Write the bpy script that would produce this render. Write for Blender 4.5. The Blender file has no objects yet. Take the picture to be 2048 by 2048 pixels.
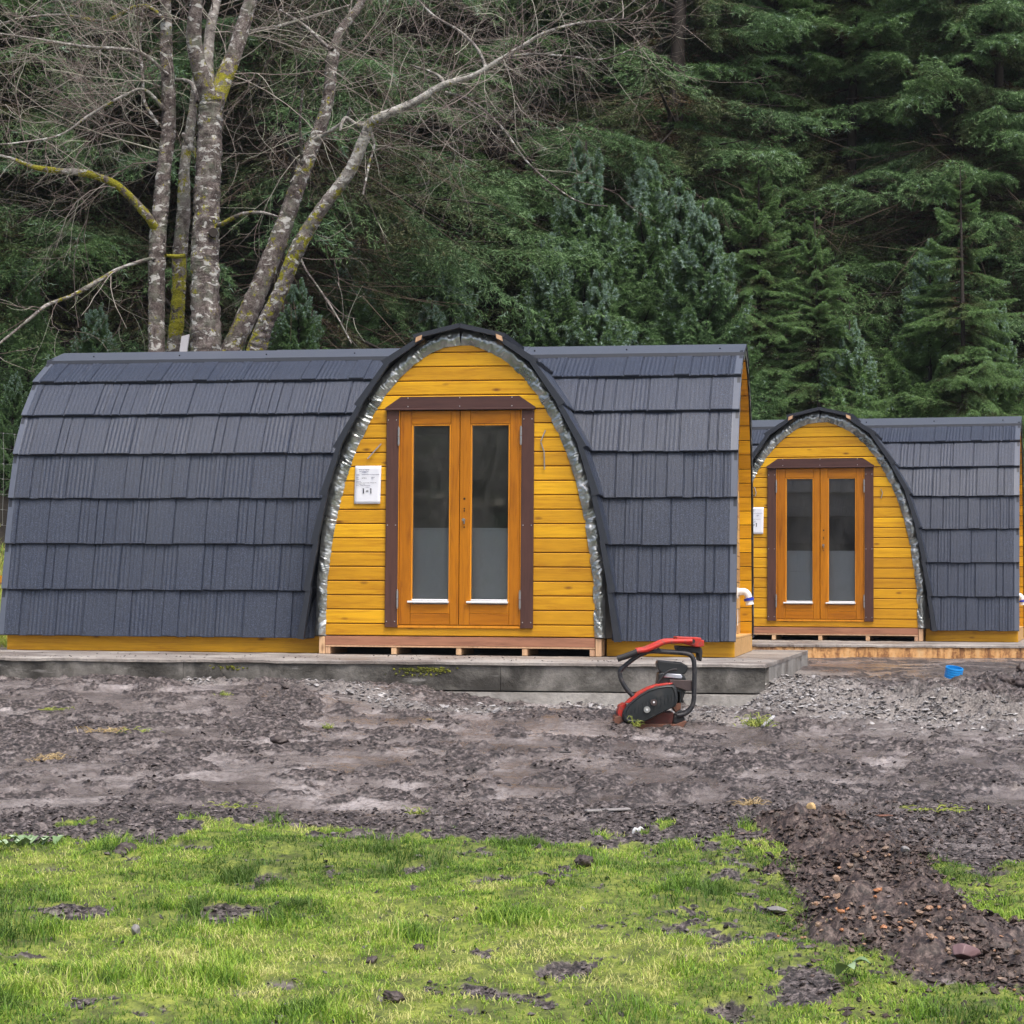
import bpy, math, random, os
import numpy as np
from mathutils import Vector, Matrix
R = math.radians
random.seed(7)
rng = np.random.default_rng(11)
SC = bpy.context.scene
COL = SC.collection
CAMZ = 1.5

# ---------------------------------------------------------------- camera
F_PX, PITCH, ROLL = 4227.6, 0.0438, 0.0069
_cp, _sp = math.cos(PITCH), math.sin(PITCH)
_fw = np.array([0, _cp, _sp]); _u0 = np.array([0, -_sp, _cp]); _r0 = np.array([1.0, 0, 0])
_cr, _sr = math.cos(ROLL), math.sin(ROLL)
_rt = _cr*_r0 + _sr*_u0
_up = -_sr*_r0 + _cr*_u0
cam_d = bpy.data.cameras.new('camera'); cam = bpy.data.objects.new('camera', cam_d); COL.objects.link(cam)
cam_d.sensor_width = 36; cam_d.lens = F_PX/2048*36; cam_d.clip_end = 500; cam_d.clip_start = .1
cam.matrix_world = Matrix(((_rt[0], _up[0], -_fw[0], 0), (_rt[1], _up[1], -_fw[1], 0), (_rt[2], _up[2], -_fw[2], CAMZ), (0, 0, 0, 1)))
SC.camera = cam

def ray(px, py):
    return F_PX*_fw + _rt*(px-1024) + _up*(1024-py)
def at(px, py, Y):
    d = ray(px, py); p = d*(Y/d[1]); return Vector((p[0], p[1], p[2]+CAMZ))

# ---------------------------------------------------------------- world and light (overcast)
W = bpy.data.worlds.new('World'); SC.world = W; W.use_nodes = True
nt = W.node_tree; bg = nt.nodes['Background']
sky = nt.nodes.new('ShaderNodeTexSky'); sky.sky_type = 'NISHITA'; sky.sun_disc = False
SUN_EL, SUN_AZ = R(62), R(152)
sky.sun_elevation = SUN_EL; sky.sun_rotation = SUN_AZ
sky.air_density = 1.0; sky.dust_density = 6.0; sky.ozone_density = 1.0; sky.altitude = 0
nt.links.new(sky.outputs[0], bg.inputs[0]); bg.inputs[1].default_value = 0.13
sd = bpy.data.lights.new('sun', 'SUN'); so = bpy.data.objects.new('sun', sd); COL.objects.link(so)
sd.energy = 1.4; sd.angle = R(24); sd.color = (1, .97, .93)
# sky sun_rotation is measured clockwise from +Y
dv = Vector((math.sin(SUN_AZ)*math.cos(SUN_EL), math.cos(SUN_AZ)*math.cos(SUN_EL), math.sin(SUN_EL)))
so.rotation_euler = dv.to_track_quat('Z', 'Y').to_euler()
SC.view_settings.view_transform = 'Standard'; SC.view_settings.look = 'None'
SC.view_settings.exposure = 0.80; SC.view_settings.gamma = 1; SC.view_settings.use_curve_mapping = False

# ---------------------------------------------------------------- noise in numpy
def _hash(ix, iy, seed):
    h = (ix.astype(np.int64)*374761393 + iy.astype(np.int64)*668265263 + seed*1442695041) & 0xffffffff
    h = ((h ^ (h >> 13))*1274126177) & 0xffffffff
    h = h ^ (h >> 16)
    return (h & 0xffffff)/float(0xffffff)
def vnoise(x, y, seed=0):
    x = np.asarray(x, float); y = np.asarray(y, float)
    ix = np.floor(x); iy = np.floor(y); fx = x-ix; fy = y-iy
    fx = fx*fx*fx*(fx*(fx*6-15)+10); fy = fy*fy*fy*(fy*(fy*6-15)+10)
    ix = ix.astype(np.int64); iy = iy.astype(np.int64)
    a = _hash(ix, iy, seed); b = _hash(ix+1, iy, seed); c = _hash(ix, iy+1, seed); d = _hash(ix+1, iy+1, seed)
    return (a+(b-a)*fx)*(1-fy) + (c+(d-c)*fx)*fy
def fbm(x, y, seed=0, octv=4, gain=.5):
    s = 0; a = 1; t = 0
    ca, sa = math.cos(.7), math.sin(.7)
    for o in range(octv):
        s = s + a*vnoise(x, y, seed+o*17); t += a; a *= gain
        x, y = (x*ca-y*sa)*2.03+3.7, (x*sa+y*ca)*2.03-1.3
    return s/t
def sstep(a, b, x):
    t = np.clip((x-a)/(b-a), 0, 1); return t*t*(3-2*t)

# ---------------------------------------------------------------- mesh helpers
def tag(o, label=None, cat=None, group=None, kind=None):
    if label: o['label'] = label
    if cat: o['category'] = cat
    if group: o['group'] = group
    if kind: o['kind'] = kind
    return o
def link(name, me, mats, parent=None):
    o = bpy.data.objects.new(name, me); COL.objects.link(o)
    for m in (mats if isinstance(mats, (list, tuple)) else [mats]): me.materials.append(m)
    if parent is not None: o.parent = parent
    return o
def empty(name, loc=(0, 0, 0), rz=0, **k):
    o = bpy.data.objects.new(name, None); COL.objects.link(o); o.location = loc; o.rotation_euler = (0, 0, rz)
    o.empty_display_size = .1
    return tag(o, **k)
def np_mesh(name, V, F, attrs=None, smooth=False, midx=None):
    V = np.asarray(V, np.float32); F = np.asarray(F, np.int32); n, k = F.shape
    me = bpy.data.meshes.new(name)
    me.vertices.add(len(V)); me.vertices.foreach_set('co', V.ravel())
    me.loops.add(n*k); me.loops.foreach_set('vertex_index', F.ravel())
    me.polygons.add(n)
    me.polygons.foreach_set('loop_start', np.arange(0, n*k, k, dtype=np.int32))
    me.polygons.foreach_set('loop_total', np.full(n, k, np.int32))
    me.polygons.foreach_set('use_smooth', np.full(n, bool(smooth)))
    if midx is not None: me.polygons.foreach_set('material_index', np.asarray(midx, np.int32))
    for an, av in (attrs or {}).items():
        a = me.attributes.new(an, 'FLOAT', 'POINT'); a.data.foreach_set('value', np.asarray(av, np.float32))
    me.update(); me.validate(); return me
class MB:
    """collects simple solids into one mesh"""
    def __init__(s): s.v = []; s.f = []; s.m = []; s.t = []; s.tone = 0.5
    def add(s, vs, fs, m=0):
        b = len(s.v); s.v += [tuple(v) for v in vs]; s.f += [tuple(i+b for i in f) for f in fs]; s.m += [m]*len(fs); s.t += [s.tone]*len(vs)
    def box(s, x0, x1, y0, y1, z0, z1, m=0, bev=0):
        if bev <= 0:
            s.add([(x0,y0,z0),(x1,y0,z0),(x1,y1,z0),(x0,y1,z0),(x0,y0,z1),(x1,y0,z1),(x1,y1,z1),(x0,y1,z1)],
                  [(0,3,2,1),(4,5,6,7),(0,1,5,4),(1,2,6,5),(2,3,7,6),(3,0,4,7)], m)
        else:
            b = bev; vs = []
            idx = {}
            xs = (x0, x1); ys = (y0, y1); zs = (z0, z1); sg = (1, -1)
            for i in (0, 1):
                for j in (0, 1):
                    for k in (0, 1):
                        for ax in range(3):
                            p = [xs[i]+(0 if ax == 0 else sg[i]*b), ys[j]+(0 if ax == 1 else sg[j]*b), zs[k]+(0 if ax == 2 else sg[k]*b)]
                            idx[i, j, k, ax] = len(vs); vs.append(p)
            fs = []
            def q(*a): fs.append(tuple(idx[t] for t in a))
            for i in (0, 1):
                q(*[(i, *c, 0) for c in ((0,0),(1,0),(1,1),(0,1))][::(1 if i else -1)])
                q(*[(c[0], i, c[1], 1) for c in ((0,0),(1,0),(1,1),(0,1))][::(-1 if i else 1)])
                q(*[(c[0], c[1], i, 2) for c in ((0,0),(1,0),(1,1),(0,1))][::(1 if i else -1)])
            for i in (0, 1):
                for j in (0, 1):
                    q((i,j,0,0),(i,j,1,0),(i,j,1,1),(i,j,0,1))
                    q((i,0,j,0),(i,1,j,0),(i,1,j,2),(i,0,j,2))
                    q((0,i,j,1),(1,i,j,1),(1,i,j,2),(0,i,j,2))
            for i in (0, 1):
                for j in (0, 1):
                    for k in (0, 1): q((i,j,k,0),(i,j,k,1),(i,j,k,2))
            s.add(vs, fs, m)
    def prism(s, poly, y0, y1, m=0):
        """poly of (x,z) extruded along y"""
        n = len(poly)
        s.add([(x, y0, z) for x, z in poly]+[(x, y1, z) for x, z in poly],
              [tuple(range(n)), tuple(range(2*n-1, n-1, -1))]+[(i, i+n, (i+1) % n+n, (i+1) % n) for i in range(n)], m)
    def tube(s, pts, r, n=8, m=0, cap=True):
        pts = [Vector(p) for p in pts]; rs = r if isinstance(r, (list, tuple)) else [r]*len(pts)
        up = None; vs = []
        for i, p in enumerate(pts):
            t = (pts[min(i+1, len(pts)-1)]-pts[max(i-1, 0)]).normalized()
            if up is None: up = t.orthogonal().normalized()
            up = (up - t*up.dot(t)).normalized(); bn = t.cross(up)
            for k in range(n):
                a = 2*math.pi*k/n; vs.append(p+(up*math.cos(a)+bn*math.sin(a))*rs[i])
        fs = [(i*n+k, i*n+(k+1) % n, (i+1)*n+(k+1) % n, (i+1)*n+k) for i in range(len(pts)-1) for k in range(n)]
        if cap: fs += [tuple(range(n))[::-1], tuple(range((len(pts)-1)*n, len(pts)*n))]
        s.add(vs, fs, m)
    def build(s, name, mats, parent=None, smooth=False, recalc=True):
        me = bpy.data.meshes.new(name); me.from_pydata(s.v, [], s.f)
        for p, m in zip(me.polygons, s.m): p.material_index = m; p.use_smooth = smooth
        a = me.attributes.new('tone', 'FLOAT', 'POINT'); a.data.foreach_set('value', np.array(s.t, np.float32))
        me.update()
        if recalc:
            import bmesh
            bm = bmesh.new(); bm.from_mesh(me); bmesh.ops.recalc_face_normals(bm, faces=bm.faces)
            if smooth:
                for e in bm.edges:
                    if len(e.link_faces) == 2 and e.calc_face_angle(0) > R(40): e.smooth = False
            bm.to_mesh(me); bm.free()
        return link(name, me, mats, parent)
def copy_tree(o, parent=None):
    c = o.copy(); COL.objects.link(c)
    if parent is not None: c.parent = parent
    for ch in [x for x in o.children]:
        copy_tree(ch, c)
    return c
def spline(pts, n):
    """Catmull-Rom through points, n samples per span"""
    P = [Vector(p) for p in pts]; out = []
    for i in range(len(P)-1):
        a = P[max(i-1, 0)]; b = P[i]; c = P[i+1]; d = P[min(i+2, len(P)-1)]
        for k in range(n):
            t = k/n
            out.append(.5*((2*b)+(c-a)*t+(2*a-5*b+4*c-d)*t*t+(3*b-a-3*c+d)*t**3))
    out.append(P[-1]); return out

# ---------------------------------------------------------------- materials
class NT:
    def __init__(s, name):
        s.m = bpy.data.materials.new(name); s.m.use_nodes = True; s.t = s.m.node_tree
        s.b = s.t.nodes['Principled BSDF']
    def n(s, typ, **k):
        o = s.t.nodes.new(typ)
        for a, v in k.items():
            if a in ('inp',):
                for i, x in v.items():
                    if isinstance(x, bpy.types.NodeSocket): s.t.links.new(x, o.inputs[i])
                    else: o.inputs[i].default_value = x
            else: setattr(o, a, v)
        return o
    def l(s, a, b): s.t.links.new(a, b)
    def co(s, scale=(1, 1, 1), kind='Object', rot=(0, 0, 0)):
        tc = s.n('ShaderNodeTexCoord'); mp = s.n('ShaderNodeMapping'); s.l(tc.outputs[kind], mp.inputs[0])
        mp.inputs[3].default_value = scale; mp.inputs[2].default_value = rot; return mp.outputs[0]
    def noise(s, vec, scale, detail=4, rough=.5, dist=0):
        return s.n('ShaderNodeTexNoise', inp={'Vector': vec, 'Scale': scale, 'Detail': detail, 'Roughness': rough, 'Distortion': dist}).outputs[0]
    def voro(s, vec, scale, feature='F1'):
        return s.n('ShaderNodeTexVoronoi', feature=feature, inp={'Vector': vec, 'Scale': scale})
    def rng(s, v, a, b, c=0, d=1, smooth=False):
        o = s.n('ShaderNodeMapRange', inp={0: v, 1: a, 2: b, 3: c, 4: d})
        if smooth: o.interpolation_type = 'SMOOTHSTEP'
        return o.outputs[0]
    def ramp(s, v, stops):
        o = s.n('ShaderNodeValToRGB', inp={0: v}); cr = o.color_ramp
        while len(cr.elements) < len(stops): cr.elements.new(.5)
        for e, (p, c) in zip(cr.elements, stops): e.position = p; e.color = (*c, 1)
        return o.outputs[0]
    def mix(s, f, a, b, mode='MIX'):
        o = s.n('ShaderNodeMix', data_type='RGBA', blend_type=mode)
        for i, x in ((0, f), (6, a), (7, b)):
            if isinstance(x, bpy.types.NodeSocket): s.l(x, o.inputs[i])
            elif isinstance(x, (tuple, list)): o.inputs[i].default_value = (*x, 1)
            else: o.inputs[i].default_value = x
        return o.outputs[2]
    def mth(s, op, a, b=0.0, c=None):
        o = s.n('ShaderNodeMath', operation=op)
        for i, x in enumerate((a, b) if c is None else (a, b, c)):
            if isinstance(x, bpy.types.NodeSocket): s.l(x, o.inputs[i])
            else: o.inputs[i].default_value = x
        return o.outputs[0]
    def attr(s, name): return s.n('ShaderNodeAttribute', attribute_name=name).outputs['Fac']
    def rand(s): return s.n('ShaderNodeObjectInfo').outputs['Random']
    def bump(s, h, strength=.3, dist=.01):
        o = s.n('ShaderNodeBump', inp={'Strength': strength, 'Distance': dist, 'Height': h}); s.l(o.outputs[0], s.b.inputs['Normal']); return o
    def set(s, **k):
        for a, v in k.items():
            i = s.b.inputs[{'col': 'Base Color', 'rough': 'Roughness', 'metal': 'Metallic', 'spec': 'Specular IOR Level', 'sub': 'Subsurface Weight', 'coat': 'Coat Weight'}[a]]
            if isinstance(v, bpy.types.NodeSocket): s.l(v, i)
            elif isinstance(v, (tuple, list)): i.default_value = (*v, 1)
            else: i.default_value = v
        return s

def wood(name, c0, c1, knot, axis='x', rough=.5, coat=0.0, knots=True, grain=1.0):
    s = NT(name)
    sc = {'x': (1, 14, 14), 'z': (14, 14, 1), 'y': (14, 1, 14)}[axis]
    v = s.co(sc)
    tone = s.attr('tone')
    ofs = s.n('ShaderNodeVectorMath', operation='ADD', inp={0: v, 1: s.n('ShaderNodeCombineXYZ', inp={0: s.mth('MULTIPLY', tone, 37.0), 1: s.mth('MULTIPLY', tone, 91.0), 2: s.mth('MULTIPLY', s.rand(), 50.0)}).outputs[0]}).outputs[0]
    g = s.noise(ofs, 2.2, 6, .6, .6)
    g2 = s.noise(ofs, 9, 3, .6, .2)
    g = s.mth('ADD', s.mth('MULTIPLY', g, .7), s.mth('MULTIPLY', g2, .3))
    col = s.ramp(g, [(.32, c1), (.5, c0), (.68, tuple(min(1, a*1.18) for a in c0))])
    dirt = s.noise(s.co((1, 1, 1)), 1.7, 3, .6)
    col = s.mix(s.rng(dirt, .5, .75, 0, .28), col, tuple(a*.62 for a in c1))
    if knots:
        vk = s.co((2.3, 3, 6) if axis == 'x' else (6, 3, 2.3))
        vv = s.voro(vk, 1.5); d = vv.outputs['Distance']
        kd = s.rng(d, .04, .15, 1, 0)
        pick = s.mth('GREATER_THAN', s.n('ShaderNodeSeparateColor', inp={0: vv.outputs['Color']}).outputs[0], .25)
        col = s.mix(s.mth('MULTIPLY', kd, s.mth('MULTIPLY', pick, .9)), col, knot)
    tn = s.rng(tone, 0, 1, .78, 1.16)
    col = s.mix(1.0, col, s.n('ShaderNodeCombineColor', inp={0: tn, 1: s.mth('POWER', tn, 1.3), 2: tn}).outputs[0], 'MULTIPLY')
    s.set(col=col, rough=rough, coat=coat, spec=.4); s.b.inputs['Coat Roughness'].default_value = .25
    s.bump(g, .25*grain, .004)
    return s.m
def plain(name, c, rough=.5, metal=0.0, var=.15, scale=8, bump=.0, bscale=60, dirt=None):
    s = NT(name); v = s.co()
    n = s.noise(v, scale, 5, .6)
    col = s.mix(n, tuple(a*(1-var) for a in c), tuple(min(1, a*(1+var)) for a in c))
    if dirt:
        dn = s.rng(s.noise(v, scale*1.7, 6, .7, .5), .5, .68, 0, dirt[1]); col = s.mix(dn, col, dirt[0])
        s.set(rough=s.mix(dn, (rough,)*3, (.85,)*3))
    else: s.set(rough=rough)
    s.set(col=col, metal=metal)
    if bump: s.bump(s.noise(v, bscale, 4, .6), bump, .004)
    return s.m

def m_roof():
    s = NT('coated_steel_shingle'); v = s.co()
    lowf = s.noise(v, 1.2, 3, .6)
    grain = s.noise(s.co((60, 9, 5)), 2.0, 5, .65, 1.5)
    gran = s.noise(v, 150, 3, .85)
    col = s.ramp(gran, [(.35, (.004, .006, .015)), (.5, (.013, .021, .044)), (.67, (.095, .13, .21))])
    col = s.mix(s.rng(grain, .35, .6, .34, 0), col, (.010, .015, .028))
    col = s.mix(s.rng(lowf, .4, .7, 0, .25), col, (.05, .06, .08))
    s.set(col=col, rough=s.rng(gran, .3, .7, .36, .6), spec=.6)
    h = s.mth('ADD', s.mth('MULTIPLY', grain, 1.0), s.mth('MULTIPLY', gran, .5))
    s.bump(h, .8, .006); return s.m
def m_foil():
    s = NT('crumpled_foil'); v = s.co()
    h = s.noise(v, 14, 4, .6, .6); vo = s.voro(v, 42).outputs['Distance']
    n = s.noise(v, 5, 3)
    s.set(col=s.mix(s.rng(n, .35, .65), (.24, .26, .25), (.52, .54, .53)), metal=.85, rough=s.rng(n, .3, .7, .22, .42))
    s.bump(s.mth('ADD', h, s.mth('MULTIPLY', vo, .5)), .35, .012); return s.m
MAT = {}
MAT['roof'] = m_roof()
MAT['roof_trim'] = plain('coated_steel_trim', (.085, .10, .135), .42, 0, .12, 30, .25, 220)
MAT['roof_edge'] = plain('dark_steel_edge', (.022, .027, .038), .5, 0, .2, 12)
MAT['membrane'] = plain('black_underlay', (.010, .010, .014), .6, 0, .2, 12)
MAT['foil'] = m_foil()
MAT['cladding'] = wood('yellow_stained_boards', (.68, .36, .010), (.49, .215, .005), (.16, .055, .008), 'x', .48, .12)
MAT['cladding_back'] = plain('board_groove', (.10, .035, .006), .7)
MAT['door_wood_v'] = wood('door_stile_wood', (.44, .155, .004), (.27, .082, .002), (.10, .03, .004), 'z', .38, .3, False, .6)
MAT['door_wood_h'] = wood('door_rail_wood', (.44, .155, .004), (.27, .082, .002), (.10, .03, .004), 'x', .38, .3, False, .6)
MAT['door_bead'] = wood('door_bead_wood', (.62, .24, .012), (.45, .15, .008), (.2, .05, .01), 'z', .4, .2, False, .4)
MAT['frame_brown'] = wood('brown_stained_trim', (.088, .040, .030), (.055, .024, .02), (.03, .01, .01), 'z', .6, 0, False)
MAT['frame_brown_h'] = wood('brown_stained_header', (.082, .038, .032), (.05, .024, .022), (.03, .01, .01), 'x', .6, 0, False)
MAT['sill_wood'] = wood('raw_sill_beam', (.36, .17, .10), (.22, .10, .06), (.10, .05, .03), 'x', .7, 0, True)
MAT['raw_pine'] = wood('raw_pine', (.58, .37, .22), (.42, .25, .14), (.20, .10, .05), 'z', .75, 0, True)
MAT['pale_pine'] = wood('pale_stained_pine', (.62, .38, .15), (.48, .26, .09), (.25, .1, .04), 'x', .6, 0, True)
MAT['steel'] = plain('brushed_steel', (.52, .53, .55), .32, .9, .1, 30)
MAT['white_pl'] = plain('white_plastic', (.72, .74, .76), .35, 0, .05, 10)
MAT['blue_pl'] = plain('blue_plastic', (.01, .035, .42), .35, 0, .1, 10)
MAT['black_hole'] = plain('dark_hole', (.01, .008, .006), .8)
MAT['screw'] = plain('screw_head', (.6, .6, .6), .4, .7)
MAT['interior'] = plain('dark_interior_lining', (.34, .33, .31), .8, 0, .3, 5)
MAT['interior_panel'] = plain('grey_interior_panel', (.66, .69, .74), .6, 0, .08, 3, .2, 120)
def m_glass():
    s = NT('window_glass'); t = s.t
    t.nodes.remove(s.b); out = [n for n in t.nodes if n.type == 'OUTPUT_MATERIAL'][0]
    tr = s.n('ShaderNodeBsdfTransparent', inp={0: (.93, .95, .95, 1)})
    gl = s.n('ShaderNodeBsdfGlossy', inp={'Roughness': .02, 'Color': (1, 1, 1, 1)})
    fr = s.n('ShaderNodeFresnel', inp={0: 1.5}); fac = s.mth('MINIMUM', s.mth('MULTIPLY', fr.outputs[0], 3.2), 1.0)
    mx = s.n('ShaderNodeMixShader', inp={0: fac, 1: tr.outputs[0], 2: gl.outputs[0]})
    bm = s.n('ShaderNodeBump', inp={'Strength': .03, 'Distance': .006, 'Height': s.noise(s.co(), 2.5, 2)}); s.l(bm.outputs[0], gl.inputs['Normal'])
    df = s.n('ShaderNodeBsdfDiffuse', inp={0: (.42, .42, .40, 1)}); m2 = s.n('ShaderNodeMixShader', inp={0: s.rng(s.noise(s.co((1, 1, .6)), 4, 6, .7, .6), .35, .7, .015, .085), 1: mx.outputs[0], 2: df.outputs[0]})
    s.l(m2.outputs[0], out.inputs[0]); return s.m
MAT['glass'] = m_glass()
# ================================================================ PODS
L_, W_ = 5.737, 2.448
XP = -2.061; PY = -0.19
PROF = [(-.045, .138), (0.0, .50), (.05, .86), (.105, 1.22), (.185, 1.57), (.345, 1.89), (.565, 2.176), (.865, 2.376), (1.224, 2.478)]
PPROF = [(1.205, .135), (1.160, .50), (1.105, .86), (1.035, 1.225), (.935, 1.58), (.77, 1.90), (.565, 2.215), (.30, 2.405), (0, 2.475)]   # half width, z
GPROF = [(.14, 1.038), (.566, 1.027), (.896, .980), (1.116, .940), (1.336, .886), (1.556, .806), (1.769, .706), (1.982, .58), (2.095, .484), (2.209, .36), (2.29, .24), (2.335, .13), (2.352, 0)]
def gw(z):  return float(np.interp(z, [a for a, b in GPROF], [b for a, b in GPROF]))
def pw(z):  return float(np.interp(z, [b for a, b in PPROF], [a for a, b in PPROF]))

def shingle_pattern(seed):
    """relief along one 1.3 m panel: shakes of uneven width, some finely ribbed; returns sampled heights and edge drops at 5 mm"""
    r = random.Random(seed); n = 260; h = np.zeros(n); e = np.zeros(n); x = 0
    while x < n:
        w = r.choice([14, 18, 22, 26, 34, 44, 52]); lvl = r.choice([0, .002, .0045, .007]); ed = r.choice([0, 0, .003, .005])
        ribs = r.random() < .36
        for k in range(w):
            i = x+k
            if i >= n: break
            h[i] = lvl + (.0019*math.sin(k*2*math.pi/7.0) if ribs else .0006*math.sin(k*.9))
            e[i] = ed
            if k < 2: h[i] = -.006
        x += w
    return h, e
PAT = [shingle_pattern(s) for s in (3, 8, 14)]

def course(bot, top, a0, a1, along, outn, pidx, shift, keep=None, kick=.024, thick=.02, smooth_ends=(.0, .0), endt=.05):
    """one shingle course. bot/top: 2-D profile points, along: x range; returns V,F,matidx. coordinates (t, u, v) : t along, (u,v) profile plane"""
    n = max(2, int(round((a1-a0)/.005)))
    t = np.linspace(a0, a1, n+1)
    idx = ((t+shift)/.005).astype(int) % 260
    h = PAT[pidx][0][idx].copy(); e = PAT[pidx][1][idx].copy()
    s0, s1 = smooth_ends
    ends = np.zeros(n+1, bool)
    if s0: ends |= t < a0+s0
    if s1: ends |= t > a1-s1
    h[ends] = .004; e[ends] = 0
    b = np.array(bot); tp = np.array(top); d = tp-b; ln = np.linalg.norm(d); d = d/ln
    nn = np.array(outn); nn = nn-d*nn.dot(d); nn /= np.linalg.norm(nn)
    rows = []
    lap = .022
    # lip: inner bottom, outer bottom, then surface rows
    p_in = b - d*lap - nn*.012
    rows.append(p_in[None, :] + 0*h[:, None])
    rows.append((b - d*lap + nn*(kick-thick*.2))[None, :] - d[None, :]*e[:, None] + nn[None, :]*(h*.8)[:, None])
    rows.append((b - d*(lap-.004) + nn*kick)[None, :] - d[None, :]*e[:, None] + nn[None, :]*h[:, None])
    for f in (.3, .65, 1.0):
        base = b + d*ln*f + nn*(kick*(1-f))
        rows.append(base[None, :] + nn[None, :]*(h*(1 if f < 1 else .6))[:, None])
    m = len(rows)
    V = np.zeros((m, n+1, 3))
    for i, rw in enumerate(rows): V[i, :, 0] = t; V[i, :, 1:] = rw
    ii, jj = np.meshgrid(np.arange(m-1), np.arange(n), indexing='ij')
    F = np.stack([ii*(n+1)+jj, ii*(n+1)+jj+1, (ii+1)*(n+1)+jj+1, (ii+1)*(n+1)+jj], -1).reshape(-1, 4)
    mi = np.where(ii == 0, 1, 0).reshape(-1)
    V = V.reshape(-1, 3)
    cen = V[F].mean(1)
    if smooth_ends[1]: mi[(cen[:, 0] > a1-smooth_ends[1]) & (mi == 0)] = 2
    if smooth_ends[0]: mi[(cen[:, 0] < a0+smooth_ends[0]) & (mi == 0)] = 2
    if keep is not None:
        k = keep(cen); F = F[k]; mi = mi[k]
    return V, F, mi
def join(parts):
    Vs, Fs, Ms = [], [], []; b = 0
    for V, F, m in parts:
        Vs.append(V); Fs.append(F+b); Ms.append(m); b += len(V)
    return np.concatenate(Vs), np.concatenate(Fs), np.concatenate(Ms)

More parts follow.
